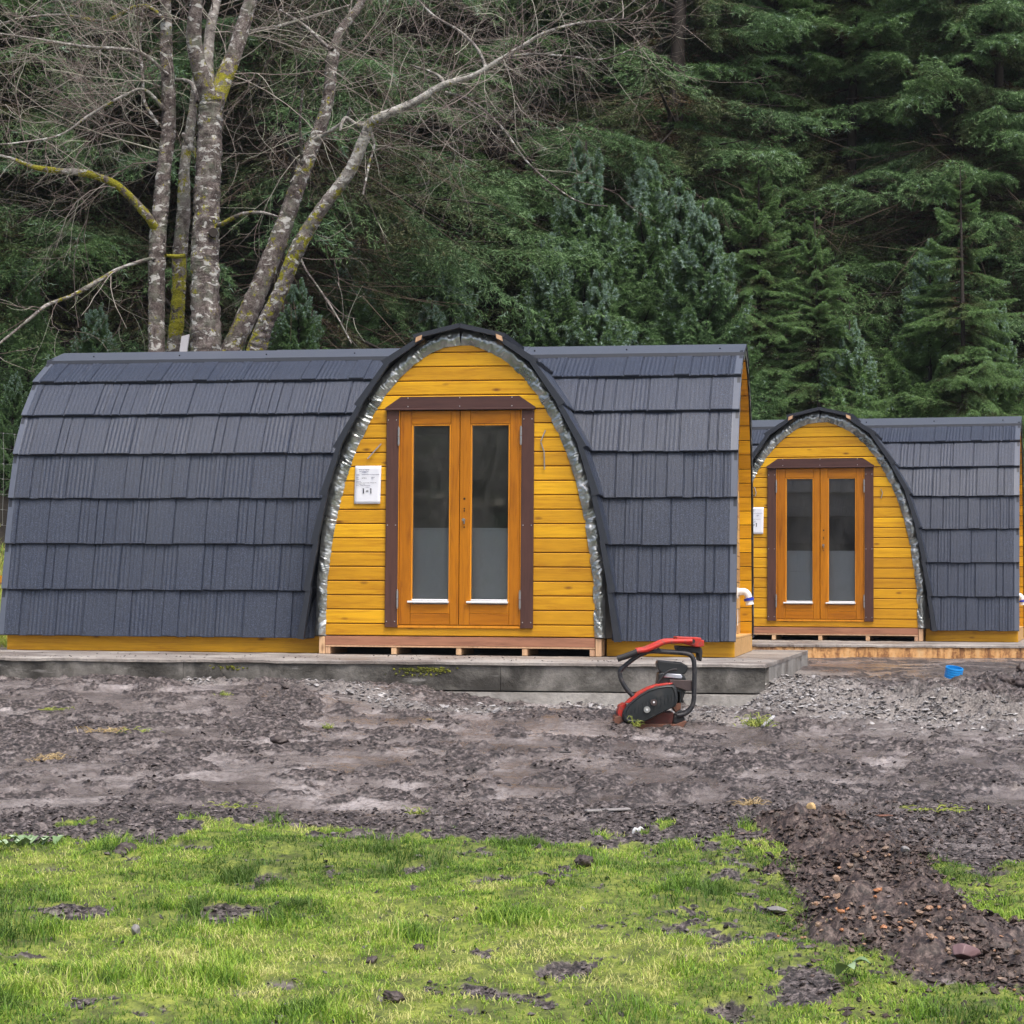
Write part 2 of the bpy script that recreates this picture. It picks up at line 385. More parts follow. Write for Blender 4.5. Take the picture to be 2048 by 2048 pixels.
def make_pod(seed):
    root = empty('camping_pod')
    # ---- main roof
    parts = []
    x0, x1 = -L_-.045, .014
    def keep(c):
        half = np.interp(c[:, 2], [b for a, b in PPROF], [a for a, b in PPROF]) - .05
        return ~((np.abs(c[:, 0]-XP) < half) & (c[:, 1] < 1.2))
    for i in range(7):
        b, t = PROF[i], PROF[i+1]
        parts.append(course(b, t, x0, x1, None, (-1, .3), (i+seed) % 3, .43*i+seed*.2, keep, smooth_ends=(.05, .055)))
        bb, tt = (W_-b[0], b[1]), (W_-t[0], t[1])
        parts.append(course(bb, tt, x0, x1, None, (1, .3), (i+1) % 3, .31*i, None))
    V, F, m = join(parts)
    me = np_mesh('roof', V, F, None, False, m); link('roof', me, [MAT['roof'], MAT['roof_edge'], MAT['roof_trim']], root)
    # end edges of the roof: stepped dark flashing strips
    mb = MB()
    full = [(y, z) for y, z in PROF]; back = [(W_-y, z) for y, z in PROF[::-1]][1:]
    prof = full+back
    for xe, xi in ((x1-.004, x1-.03), (x0+.004, x0+.03)):
        mb = MB()
        for i in range(len(prof)-1):
            (ya, za), (yb, zb) = prof[i], prof[i+1]
            dy, dz = yb-ya, zb-za; ln = math.hypot(dy, dz); ny, nz = -dz/ln, dy/ln
            front = i < 8
            ka, kb = (.026, .004) if front else (.004, .026)
            q = [(ya+ny*ka, za+nz*ka), (yb+ny*kb, zb+nz*kb), (yb-ny*.035, zb-nz*.035), (ya-ny*.035, za-nz*.035)]
            mb.add([(xe, y, z) for y, z in q]+[(xi, y, z) for y, z in q], [(0,1,2,3),(7,6,5,4),(0,4,5,1),(1,5,6,2),(2,6,7,3),(3,7,4,0)], 0)
        mb.build('edge_flashing', [MAT['roof_edge']], root)
    # ---- ridge cap
    mb = MB()
    for sgn in (1, -1):
        def Y(y): return y if sgn == 1 else W_-y
        a = (Y(.845), 2.392); b = (Y(1.224), 2.502)
        a2 = (Y(.838), 2.362)
        for xa, xb in ((x0-.004, -3.9), (-3.9, -1.75), (-1.75, x1+.004)):
            o = .003 if xa > -3.95 and xa < -3.8 else 0
            vs = [(xa, a[0], a[1]+o), (xb, a[0], a[1]+o), (xb, b[0], b[1]+o), (xa, b[0], b[1]+o), (xa, a2[0], a2[1]), (xb, a2[0], a2[1]),
                  (xa, b[0], b[1]-.03), (xb, b[0], b[1]-.03)]
            mb.add(vs, [(0, 1, 2, 3)], 0); mb.add(vs, [(4, 5, 1, 0)], 1); mb.add(vs, [(4, 6, 7, 5)], 1); mb.add(vs, [(0, 3, 6, 4), (1, 5, 7, 2)], 1)
        for k in range(8):
            xx = x0+.35+k*.75; mb.tube([(xx, Y(1.0), 2.437), (xx, Y(.995), 2.446)], .007, 6, 1)
    mb.build('ridge_cap', [MAT['roof_trim'], MAT['roof_edge']], root, recalc=False)
    # ---- shell lining (inside), with end gables recessed
    mb = MB()
    ins = []
    for i, (y, z) in enumerate(prof):
        cy, cz = W_/2, 1.1
        d = Vector((cy-y, (cz-z)*.9)); d.normalize(); ins.append((y+d.x*.062, max(z, .14)+d.y*.062 if z > .3 else .135))
    for xa, xb in ((-L_+.1, XP-1.0), (XP-1.0, XP+1.0), (XP+1.0, -.1)):
        for i in range(len(ins)-1):
            if xa == XP-1.0 and i < 7: continue
            (ya, za), (yb, zb) = ins[i], ins[i+1]
            mb.add([(xa, ya, za), (xb, ya, za), (xb, yb, zb), (xa, yb, zb)], [(0, 1, 2, 3)], 0)
    mb.add([(-L_+.1, .05, .135), (-.1, .05, .135), (-.1, W_-.05, .135), (-L_+.1, W_-.05, .135)], [(0, 1, 2, 3)], 0)
    for sx in (-1, 1):
        xa = XP+sx*1.0
    mb.build('inner_lining', [MAT['interior']], root, recalc=False)
    # ---- soffit boards inside the overhang (both ends)
    def wy(z):   # inner half width at height z
        ys = [1.224-a[0] for a in ins[:9]]; zs = [a[1] for a in ins[:9]]
        return float(np.interp(z, zs, ys))
    ztop = ins[8][1]
    for xe, sgn in ((-.002, 1), (-L_+.002, -1)):
        mb = MB(); z = .135
        while z < ztop-.02:
            z2 = min(z+.118, ztop-.004); za, zb = z+.003, z2-.003
            for s in (-1, 1):
                mb.tone = random.random()
                ha, hb = wy(za), wy(zb)
                ya, yb = 1.224+s*ha, 1.224+s*hb
                t = .018*s
                xi = xe-sgn*.1
                vs = [(xe, ya, za), (xi, ya, za), (xi, yb, zb), (xe, yb, zb), (xe, ya+t, za), (xi, ya+t, za), (xi, yb+t, zb), (xe, yb+t, zb)]
                mb.add(vs, [(0,1,2,3),(7,6,5,4),(0,4,5,1),(3,2,6,7),(0,3,7,4),(1,5,6,2)], 0)
            z = z2
        mb.build('soffit_boards', [MAT['cladding']], root)
        mb = MB(); z = .135
        xg = xe-sgn*.1
        while z < ztop-.03:
            z2 = min(z+.112, ztop-.006); za, zb = z+.003, z2-.003; mb.tone = random.random()
            a, b = wy(za)-.001, wy(zb)-.001
            vs = [(xg, 1.224-a, za), (xg, 1.224+a, za), (xg, 1.224+b, zb), (xg, 1.224-b, zb)]
            vs += [(xg-sgn*.02, y, zz) for _, y, zz in vs]
            mb.add(vs, [(0,1,2,3),(7,6,5,4),(0,4,5,1),(1,5,6,2),(2,6,7,3),(3,7,4,0)], 0)
            z = z2
        g = mb.build('end_gable', [MAT['pale_pine']], root)
        if sgn == 1: tag(g, 'paler unstained boards of the recessed end wall')
        bk = MB(); bk.prism([(W_/2-.0+0, 0)]*0 or [(.2, .135), (2.25, .135), (2.05, 1.3), (1.5, 2.2), (.95, 2.2), (.4, 1.3)], 0, .01)
        o = bk.build('end_gable_backing', [MAT['cladding_back']], root); o.rotation_euler = (0, 0, R(90)); o.location = (xg-sgn*.025+(.005 if sgn > 0 else .015), 0, 0)
    # foil strip at the end, between roof and soffit
    V = []; n = 160; pr = np.array(prof); seg = np.r_[0, np.cumsum(np.linalg.norm(np.diff(pr, axis=0), axis=1))]
    s = np.linspace(0, seg[-1], n); py = np.interp(s, seg, pr[:, 0]); pz = np.interp(s, seg, pr[:, 1])
    inn = np.array(ins); iy = np.interp(s, seg, inn[:, 0]); iz = np.interp(s, seg, inn[:, 1])
    rows = []
    for k in range(5):
        f = .28+.70*k/4; rows.append(np.stack([.006+.012*fbm(s*14, np.full(n, k*1.3), 5, 3), py+(iy-py)*f+.004*(fbm(s*20, s*0+k, 9)-.5), pz+(iz-pz)*f], -1))
    V = np.concatenate(rows); ii, jj = np.meshgrid(np.arange(4), np.arange(n-1), indexing='ij')
    F = np.stack([ii*n+jj, ii*n+jj+1, (ii+1)*n+jj+1, (ii+1)*n+jj], -1).reshape(-1, 4)
    link('end_foil', np_mesh('end_foil', V, F, None, True), MAT['foil'], root)
    # ---- base beam
    mb = MB()
    mb.tone = .3; mb.box(-L_, XP-1.10, 0, .05, 0, .13, 0, .003); mb.box(XP+1.10, 0, 0, .05, 0, .13, 0, .003)
    mb.tone = .5; mb.box(-L_, 0, W_-.05, W_, 0, .13, 0, .003)
    mb.box(-L_, -L_+.04, .052, W_-.052, 0, .13, 0, .003)
    mb.build('base_beam', [MAT['cladding']], root)
    mb = MB(); mb.box(-.04, -.001, .002, W_-.052, .0, .132, 0, .003); mb.box(-.1, -.001, .052, W_-.052, .134, .15, 0, .002)
    tag(mb.build('end_base_beam', [MAT['pale_pine']], root), 'pale end beam of the pod base')
    # ---- porch roof
    parts = []
    yf, yb = PY-.075, 1.22
    for i in range(7):
        for s in (-1, 1):
            b = (XP+s*PPROF[i][0], PPROF[i][1]); t = (XP+s*PPROF[i+1][0], PPROF[i+1][1])
            V, F, m = course(b, t, yf, yb, None, (s, .35), (i+2) % 3, .27*i, None, kick=.022, smooth_ends=(.03, 0))
            V = V[:, [1, 0, 2]]
            if i < 5:  # trim what would run far inside the main body
                pass
            parts.append((V, F, m))
    V, F, m = join(parts)
    link('porch_roof', np_mesh('porch_roof', V, F, None, False, m), [MAT['roof'], MAT['roof_edge'], MAT['roof_trim']], root)
    mb = MB()
    for s in (-1, 1):
        for i in range(8):
            a = Vector((s*PPROF[i][0], PPROF[i][1])); b = Vector((s*PPROF[i+1][0], PPROF[i+1][1])); d = (b-a).normalized(); nn = Vector((d.y*s, -d.x*s))
            if nn.x*s < 0: nn = -nn
            ko = .030 if i < 7 else .022
            th = .028 if i < 7 else .012
            q = [a-d*.024+nn*ko, b+d*(.012 if i < 7 else 0)+nn*.006, b+d*(.012 if i < 7 else 0)-nn*th, a-d*.024-nn*(th*.75)]
            if i == 7: q = [a-d*.05+nn*.030, b+nn*.030, b-nn*.004, a-d*.05-nn*.004]
            yy = yf-.006-(.004 if i % 2 else 0)
            mb.prism([(XP+p.x, p.y) for p in q], yy, yy+(.045 if i < 7 else .9), 0)
    mb.build('porch_edge', [MAT['roof_edge']], root)
    for s in (-1, 1):
        mb = MB(); mb.prism([(XP+s*.335, 2.362), (XP+s*.290, 2.384), (XP+s*.283, 2.418), (XP+s*.33, 2.40)], yf-.018, yf+.1, 0)
        mb.build('batten_end', [MAT['raw_pine']], root)
    # ---- foil between cladding and roof edge
    gp = np.array([(w, z) for z, w in GPROF]); ns = 620
    seg = np.r_[0, np.cumsum(np.linalg.norm(np.diff(gp, axis=0), axis=1))]; s = np.linspace(0, seg[-1], ns)
    gx = np.interp(s, seg, gp[:, 0]); gz = np.interp(s, seg, gp[:, 1])
    tx = np.gradient(gx); tz = np.gradient(gz); ll = np.hypot(tx, tz); nx, nz = tz/ll, -tx/ll
    k = np.ones(41)/41; nx = np.convolve(np.pad(nx, 20, 'edge'), k, 'valid'); nz = np.convolve(np.pad(nz, 20, 'edge'), k, 'valid')
    allV = []; allF = []; base = 0
    for sd in (-1, 1):
        rows = []; nr = 9
        for r_ in range(nr):
            f = r_/(nr-1); off = -.006 + (.112 - .03*sstep(1.3, .3, gz))*f
            ox = gx+nx*off; oz = gz+nz*off
            ph = s*7+5*(fbm(s*5, s*0, 19, 3)-.5)+f*(vnoise(s*4, s*0, 9)-.5)*5+sd*30
            cr = fbm(ph, f*.7+s*.5, 21+seed, 3)-.5; cr2 = np.abs(fbm(ph*2.6, f*.9, 4+seed, 3)-.5)
            y = PY-.004-.016*math.sin(math.pi*min(1, f*1.1))+.036*cr+.030*cr2+.016*(fbm(s*21+sd, f*4, 77, 3)-.5)-.004
            if r_ == nr-1: y = np.full_like(s, PY+.01)
            y = np.minimum(y, PY+.004) if r_ < nr-1 else y
            edge = .006*(fbm(s*18+sd*3, s*0+f, 31, 3)-.5) if r_ == 0 else 0
            rows.append(np.stack([XP+sd*(ox+edge+.006*cr), y, oz], -1))
        V = np.concatenate(rows); ii, jj = np.meshgrid(np.arange(nr-1), np.arange(ns-1), indexing='ij')
        F = np.stack([ii*ns+jj, ii*ns+jj+1, (ii+1)*ns+jj+1, (ii+1)*ns+jj], -1).reshape(-1, 4)
        allV.append(V); allF.append(F+base); base += len(V)
    link('foil_strip', np_mesh('foil_strip', np.concatenate(allV), np.concatenate(allF), None, True), MAT['foil'], root)
    # ---- front gable cladding
    DW, DZ0, DZ1 = .475, .215, 1.875     # opening
    mb = MB(); z = .14; k = 0
    pitch = .1085
    rows = [.14, .232]
    while rows[-1] < 2.35: rows.append(rows[-1]+pitch)
    for a, b in zip(rows[:-1], rows[1:]):
        b = min(b, 2.348)
        if b-a < .02: continue
        za, zb = a+.0035, b-.0035
        inside = za > DZ0-.02 and zb < DZ1+.06
        segs = [(-1, -DW), (DW, 1)] if inside else [(-1, 1)]
        for l, r_ in segs:
            mb.tone = random.random()
            m = 5; vs = []; fs = []
            for q in range(m+1):
                zz = za+(zb-za)*(0, .05, .35, .65, .95, 1)[q]; w = gw(zz)
                xl = XP+(-w if l == -1 else l); xr = XP+(w if r_ == 1 else r_)
                ch = .005 if q in (0, m) else 0
                vs += [(xl, PY+ch, zz), (xr, PY+ch, zz)]
            for q in range(m): fs.append((2*q, 2*q+1, 2*q+3, 2*q+2))
            n0 = len(vs); vs += [(v[0], PY+.022, v[2]) for v in (vs[0], vs[1], vs[-1], vs[-2])]
            fs += [(0, n0, n0+1, 1), (2*m, 2*m+1, n0+2, n0+3)]
            mb.add(vs, fs, 0)
    # grooves behind
    bk = [(XP+sx*gw(z)*.995, z) for sx in (1,) for z in np.linspace(.15, 2.34, 24)]
    for sx in (-1, 1):
        zz = np.linspace(.15, 2.34, 30)
        for a, b in zip(zz[:-1], zz[1:]):
            xi = DW if (a > DZ0-.01 and b < DZ1+.05) else 0
            mb.add([(XP+sx*xi, PY+.012, a), (XP+sx*gw(a)*.995, PY+.012, a), (XP+sx*gw(b)*.995, PY+.012, b), (XP+sx*xi, PY+.012, b)], [(0, 1, 2, 3)], 1)
    mb.build('front_gable', [MAT['cladding'], MAT['cladding_back']], root, recalc=False)
    # ---- sill beam and bearers below the gable
    mb = MB(); mb.tone = .5
    mb.box(XP-1.035, XP+1.035, PY-.002, PY+.05, .068, .136, 0, .002)
    mb.build('sill_beam', [MAT['sill_wood']], root)
    mb = MB()
    mb.box(XP-1.035, XP+1.035, PY-.004, PY+.09, .055, .066, 0, .001)
    mb.tone = .9; mb.box(XP-1.082, XP-1.038, PY-.006, .3, .001, .132, 0, .002); mb.tone = .6; mb.box(XP+1.040, XP+1.084, PY-.006, .3, .001, .132, 0, .002)
    for xx, w in ((-1.015, .038), (-.50, .04), (0, .04), (.505, .04), (1.015, .038)):
        mb.tone = random.random(); mb.box(XP+xx-w/2, XP+xx+w/2, PY+.0, .35, .001, .053, 0, .002)
    mb.build('bearers', [MAT['raw_pine']], root)
    # ---- brown door surround
    mb = MB()
    for s in (-1, 1):
        mb.tone = random.random(); a, b = sorted((XP+s*.472, XP+s*.568)); mb.box(a, b, PY-.022, PY-.001, .205, 1.862, 0, .003)
    mb.prism([(XP-.577, 1.862), (XP+.577, 1.862), (XP+.577, 1.872), (XP+.455, 1.955), (XP-.455, 1.955), (XP-.577, 1.872)], PY-.030, PY-.001, 1)
    mb.box(XP-.577, XP+.577, PY-.045, PY-.0305, 1.852, 1.866, 1, .002)
    for sx in (-1, 1):
        for zz in (.25, .98, 1.78):
            for dx in (.49, .553): mb.tube([(XP+sx*dx, PY-.021, zz), (XP+sx*dx, PY-.0245, zz)], .0045, 6, 2)
    for dx in (-.4, 0, .4):
        for zz in (1.88, 1.945): mb.tube([(XP+dx, PY-.029, zz), (XP+dx, PY-.033, zz)], .0045, 6, 2)
    mb.build('door_surround', [MAT['frame_brown'], MAT['frame_brown_h'], MAT['screw']], root)
    mb = MB(); mb.tone = .7
    mb.box(XP-.4715, XP-.466, PY-.016, PY+.05, .226, 1.85, 0); mb.box(XP+.466, XP+.4715, PY-.016, PY+.05, .226, 1.85, 0)
    mb.box(XP-.4715, XP+.4715, PY-.012, PY+.06, .203, .219, 1, .002)
    mb.build('door_lining', [MAT['door_bead'], MAT['door_bead']], root)
    # ---- two doors
    for s in (-1, 1):
        a, b = (XP-.463, XP-.003) if s < 0 else (XP+.002, XP+.463)
        g0, g1 = (XP-.362, XP-.082) if s < 0 else (XP+.092, XP+.372)
        zb_, zt_ = .228, 1.848; gz0, gz1 = .395, 1.735
        D0, D1 = PY-.010, PY+.042
        mb = MB()
        mb.tone = .5+.2*s; mb.box(a, g0-.0125, D0, D1, zb_, zt_, 0, .0025)
        mb.tone = .5-.1*s; mb.box(g1+.0125, b, D0, D1, zb_, zt_, 0, .0025)
        mb.tone = .6; mb.box(g0-.011, g1+.011, D0+.0015, D1, gz1+.0125, zt_, 1, .0025)
        mb.tone = .35; mb.box(g0-.011, g1+.011, D0+.0015, D1, zb_, .312, 1, .002); mb.tone = .65; mb.box(g0-.011, g1+.011, D0+.0015, D1, .3135, gz0-.0125, 1, .002)
        dr = mb.build('door', [MAT['door_wood_v'], MAT['door_wood_h']], root)
        tag(dr, 'left leaf of the glazed double doors' if s < 0 else 'right leaf of the double doors with the lock holes')
        mb = MB(); mb.tone = .8
        mb.box(g0-.012, g0, D0+.006, D1-.01, gz0-.012, gz1+.012, 0, .002); mb.box(g1, g1+.012, D0+.006, D1-.01, gz0-.012, gz1+.012, 0, .002)
        mb.box(g0+.0003, g1-.0003, D0+.006, D1-.01, gz1, gz1+.012, 0, .002)
        mb.build('glazing_bead', [MAT['door_bead']], dr)
        mb = MB(); mb.box(g0+.0005, g1-.0005, PY+.010, PY+.016, gz0+.001, gz1-.0005, 0)
        mb.build('pane', [MAT['glass']], dr)
        mb = MB(); mb.box(g0-.032, g1+.006, PY-.035, PY-.001, gz0-.004, gz0+.012, 0, .004); mb.box(g0+.002, g1-.002, PY-.028, PY+.008, gz0+.013, gz0+.026, 0, .003)
        mb.build('drip_sill', [MAT['white_pl']], dr)
        for zc in (1.655, .42):
            mb = MB(); xh = XP+s*.470
            mb.tube([(xh, PY-.030, zc-.062), (xh, PY-.030, zc-.002)], .0085, 10, 0); mb.tube([(xh, PY-.030, zc+.002), (xh, PY-.030, zc+.062)], .0085, 10, 0)
            mb.tube([(xh, PY-.03, zc-.072), (xh, PY-.03, zc-.063)], .0055, 8, 0); mb.tube([(xh, PY-.03, zc+.063), (xh, PY-.03, zc+.072)], .0055, 8, 0)
            mb.build('hinge', [MAT['steel']], dr, smooth=True)
        if s > 0:
            mb = MB(); xl = XP+.038
            mb.tube([(xl, PY-.011, 1.02), (xl, PY-.030, 1.02)], .009, 10, 0); mb.tube([(xl, PY-.028, 1.02), (xl, PY-.05, 1.02)], .012, 12, 0); mb.box(xl-.005, xl+.005, PY-.018, PY-.009, .99, 1.012, 0, .002)
            mb.build('lock_knob', [MAT['steel']], dr, smooth=True)
            for zz, rr in ((1.18, .0085), (1.105, .006), (1.088, .006), (.965, .006)):
                mb = MB(); mb.tube([(xl, PY-.009, zz), (xl, PY-.0125, zz)], rr, 10, 0)
                mb.build('lock_hole', [MAT['black_hole']], dr)
    # ---- interior panel behind the glass
    mb = MB(); mb.box(XP-.46, XP+.46, PY+.07, PY+.09, .15, .945, 0, .002); mb.box(XP-.46, XP+.46, PY+.068, PY+.092, .946, .962, 0, .002)
    mb.build('inner_panel', [MAT['interior_panel']], root)
    return root

def bent_strap(name, pts, r=.004):
    mb = MB(); mb.tube(pts, r, 6, 0); return mb

pod1 = make_pod(1)
pod1.location = (1.6683, 15.8115, CAMZ-.3831); pod1.rotation_euler = (0, 0, -.1663)
tag(pod1, 'nearer, fully visible camping pod with dark shingles and yellow gable on the raised plinth', 'camping pod', 'camping pods in front of the forest')
pod2 = copy_tree(pod1)
pod2.location = (5.3552, 22.3639, CAMZ-.3591); pod2.rotation_euler = (0, 0, -.2613)
tag(pod2, 'farther camping pod on the right, partly hidden behind the nearer one', 'camping pod', 'camping pods in front of the forest')

# ---- power inlet on each end wall (a part of the pod)
def inlet(root):
    mb = MB(); X0, Yc, Zc = -.1, 1.95, .49
    mb.box(X0, X0+.012, Yc-.04, Yc+.04, Zc-.045, Zc+.05, 0, .004)
    mb.tube(spline([(X0+.01, Yc, Zc+.012), (X0+.06, Yc, Zc+.015), (X0+.088, Yc, Zc-.005), (X0+.10, Yc, Zc-.035)], 4), .030, 14, 0)
    mb.tube([(X0+.102, Yc, Zc-.060), (X0+.108, Yc, Zc-.095)], [.032, .036], 14, 0)
    o = mb.build('power_inlet', [MAT['white_pl']], root, smooth=True)
    mb = MB(); mb.tube([(X0+.098, Yc, Zc-.038), (X0+.102, Yc, Zc-.060)], .043, 16, 0); mb.build('inlet_collar', [MAT['blue_pl']], o, smooth=True)
    mb = MB(); mb.tube([(X0+.004, Yc+.01, Zc-.13), (X0+.006, Yc+.015, Zc-.20), (X0+.005, Yc, Zc-.27)], .003, 6, 0); mb.build('loose_cord', [MAT['white_pl']], root)
inlet(pod1); inlet(pod2)

def local(pod, p): 
    a = pod.rotation_euler[2]; c, s = math.cos(a), math.sin(a)
    return Vector((pod.location[0]+c*p[0]-s*p[1], pod.location[1]+s*p[0]+c*p[1], pod.location[2]+p[2]))
# bent metal straps nailed to the gables
def straps(pod, which):
    sets = {0: [[(-.61, 1.60), (-.66, 1.545), (-.715, 1.485)]], 1: [[(.655, 1.695), (.62, 1.61)], [(.62, 1.605), (.645, 1.53), (.65, 1.40)]],
            2: [[(-.71, 1.65), (-.69, 1.59), (-.70, 1.55)]], 3: [[(.645, 1.62), (.665, 1.58), (.65, 1.52)]]}[which]
    mb = MB()
    for s in sets: mb.tube([(XP+x, PY-.012-.003*i, z) for i, (x, z) in enumerate(s)], .005, 6, 0)
    mb.build('fixing_strap', [MAT['steel']], pod, smooth=True)
straps(pod1, 0); straps(pod1, 1); straps(pod2, 2); straps(pod2, 3)

# ---- paper notices
def m_paper():
    s = NT('paper'); n = s.noise(s.co(), 6, 3)
    s.set(col=s.mix(n, (.70, .73, .82), (.80, .82, .86)), rough=.45); s.bump(n, .2, .01); return s.m
MAT['paper'] = m_paper(); MAT['ink'] = plain('black_ink', (.01, .012, .03), .6); MAT['ink_soft'] = plain('grey_blue_ink', (.06, .07, .16), .6)
def glyph_one(mb, x, z, h, y):
    w = h*.19
    mb.prism([(x-w/2, z), (x+w/2, z), (x+w/2, z+h), (x-w/2, z+h)], y, y+.0005, 0)
    mb.prism([(x-w*.95, z), (x+w*.95, z), (x+w*.95, z+h*.07), (x-w*.95, z+h*.07)], y-.0003, y, 0)
    mb.prism([(x-w/2, z+h*.99), (x-w*1.3, z+h*.86), (x-w*1.3, z+h*.79), (x-w/2, z+h*.84)], y-.0003, y, 0)
def text_mesh(body, size, x, z, y, mat, parent, name='printed_line', bold=0):
    cu = bpy.data.curves.new(name, 'FONT'); cu.body = body; cu.size = size; cu.offset = bold
    t = bpy.data.objects.new(name, cu); me = bpy.data.meshes.new_from_object(t, depsgraph=None) if False else None
    COL.objects.link(t); dg = bpy.context.evaluated_depsgraph_get(); me = bpy.data.meshes.new_from_object(t.evaluated_get(dg))
    bpy.data.objects.remove(t)
    for v in me.vertices: v.co = (x+v.co.x, y, z+v.co.y)
    return link(name, me, mat, parent)
def notice(pod, x0, z0, label):
    n = empty('paper_notice', local(pod, (XP+x0, PY-.010, z0)), pod.rotation_euler[2], label=label, cat='notice', group='paper notices taped to the pods')
    w, h = .205, .290; nx, nz = 8, 12
    V = []; 
    for j in range(nz+1):
        for i in range(nx+1):
            u, v = i/nx, j/nz
            V.append((u*w-.006*(1-v), .0+.004*math.sin(u*3.1+v)*v-.006*(1-v)*u, v*h))
    F = [(j*(nx+1)+i, j*(nx+1)+i+1, (j+1)*(nx+1)+i+1, (j+1)*(nx+1)+i) for j in range(nz) for i in range(nx)]
    sh = link('sheet', np_mesh('sheet', V, F, None, True), MAT['paper'], n)
    so = sh.modifiers.new('t', 'SOLIDIFY'); so.thickness = .0004; so.offset = 0
    y = -.0065
    mb = MB(); glyph_one(mb, .068, .080, .038, y); glyph_one(mb, .126, .080, .038, y); mb.prism([(.087, .094), (.106, .094), (.106, .101), (.087, .101)], y, y+.0005, 0)
    mb.build('number', [MAT['ink']], n)
    tx = [('Edinburg Logpods', .0115, .030, .2575, .0002), ('13598-12', .010, .052, .193, .0003), ('Project Name: Work, Supply, Assembly, Site,', .0086, .012, .158, .0001), ('Site, Access of Way', .0086, .012, .148, .0001)]
    for b_, s_, x_, z_, o_ in tx: text_mesh(b_, s_, x_, z_, y, MAT['ink'], n, 'printed_line', o_)
    mb = MB()
    rr = random.Random(4)
    for z_, xa, xb in ((.277, .075, .085), (.2445, .035, .105), (.238, .055, .092), (.2225, .012, .035), (.2225, .055, .19), (.214, .012, .036), (.202, .012, .03), (.196, .012, .028), (.2, .128, .155), (.194, .128, .146), (.183, .012, .034), (.17, .012, .048), (.138, .012, .03), (.138, .045, .12), (.126, .085, .115)):
        x = xa
        while x < xb:
            ww = rr.uniform(.003, .009); mb.prism([(x, z_), (min(x+ww, xb), z_), (min(x+ww, xb), z_+.0030), (x, z_+.0030)], y, y+.0004, 0); x += ww+.0016
    mb.build('fine_print', [MAT['ink_soft']], n)
    return n
notice(pod1, -.812, 1.142, 'white paper notice printed 1-1, taped left of the double doors of the nearer pod')
notice(pod2, -.812, 1.142, 'white paper notice on the farther pod, half hidden behind the end of the nearer pod')
# ================================================================ GROUND
def hill0(X, Y):
    d0 = 19.6 + (27.0-19.6)*sstep(-2.6, -.9, X)
    d0 = d0 - 2.2*sstep(-4.0, -5.2, X)
    d = np.maximum(Y-d0, 0)
    return .55*(np.sqrt(d*d+.16)-.4)*1.0
def gbase(X, Y):
    X = np.asarray(X, float); Y = np.asarray(Y, float)
    z = np.where(Y < 14.2, -.07+.07*Y, .924+.016*(np.minimum(Y, 24)-14.2))
    z = np.where(Y < 0, -.07+0*Y, z)
    z = z + .045*sstep(0, -4, X)*sstep(12.5, 14.5, Y)
    dip = sstep(-.9, .2, X)*sstep(1.8, 1.5, X)*sstep(12.9, 13.9, Y)*sstep(16, 15, Y)
    return z - .12*dip + hill0(X, Y)
def ground_at(px, py):
    """world point where the line of sight through a pixel meets the base ground"""
    d = ray(px, py); lo, hi = 3.0, 40.0
    for _ in range(50):
        m = (lo+hi)/2; p = d*(m/d[1]); 
        if p[2]+CAMZ > float(gbase(p[0], m)): lo = m
        else: hi = m
    p = d*(lo/d[1]); return np.array([p[0], p[1]])
def polydist(X, Y, P):
    """distance to polyline, and interpolated parameter"""
    best = np.full(X.shape, 1e9); bt = np.zeros(X.shape)
    for i in range(len(P)-1):
        a, b = P[i], P[i+1]; ab = b-a; t = np.clip(((X-a[0])*ab[0]+(Y-a[1])*ab[1])/(ab@ab), 0, 1)
        d = np.hypot(X-a[0]-t*ab[0], Y-a[1]-t*ab[1]); m = d < best; best = np.where(m, d, best); bt = np.where(m, i+t, bt)
    return best, bt
# dug heap across the grass, traced on the ground
HP = [ground_at(*p) for p in ((1600, 1665), (1700, 1705), (1760, 1790), (1800, 1870), (1960, 1930), (2220, 1970))]
HWD = [.20, .27, .31, .32, .30, .30]
CL = [ground_at(*p) for p in ((1945, 1412), (2000, 1425), (2070, 1385), (2200, 1390))]
MT = [ground_at(1090+60, 2010)]
PATCH = [(250, 1710, .10, .05), (140, 1823, .22, .07), (470, 1830, .22, .08), (990, 1770, .16, .06), (1620, 1985, .16, .12), (1420, 1680, .10, .05), (100, 1740, .14, .06), (340, 1700, .18, .05),
         (830, 1740, .10, .06), (1130, 1930, .14, .05), (700, 1680, .3, .05), (520, 1728, .15, .04), (960, 1905, .06, .03), (1560, 1880, .15, .06), (40, 1690, .12, .05), (890, 1660, .25, .04), (1530, 1815, .1, .05), (1980, 1740, .2, .05), (1900, 1780, .12, .03), (2040, 1890, .22, .15), (1000, 1985, .2, .05), (1100, 1760, .18, .04), (1450, 2010, .1, .06), (2030, 1650, .4, .06)]
PATCH = [(*ground_at(a, b), c*.62, d*.45) for a, b, c, d in PATCH]
GP = [ground_at(*p) for p in ((1540, 1345), (1480, 1400), (1600, 1400), (1750, 1425), (1860, 1440))]
GP2 = [ground_at(*p) for p in ((350, 1362), (430, 1368), (560, 1362), (820, 1420), (960, 1430), (1160, 1420), (1420, 1440))]

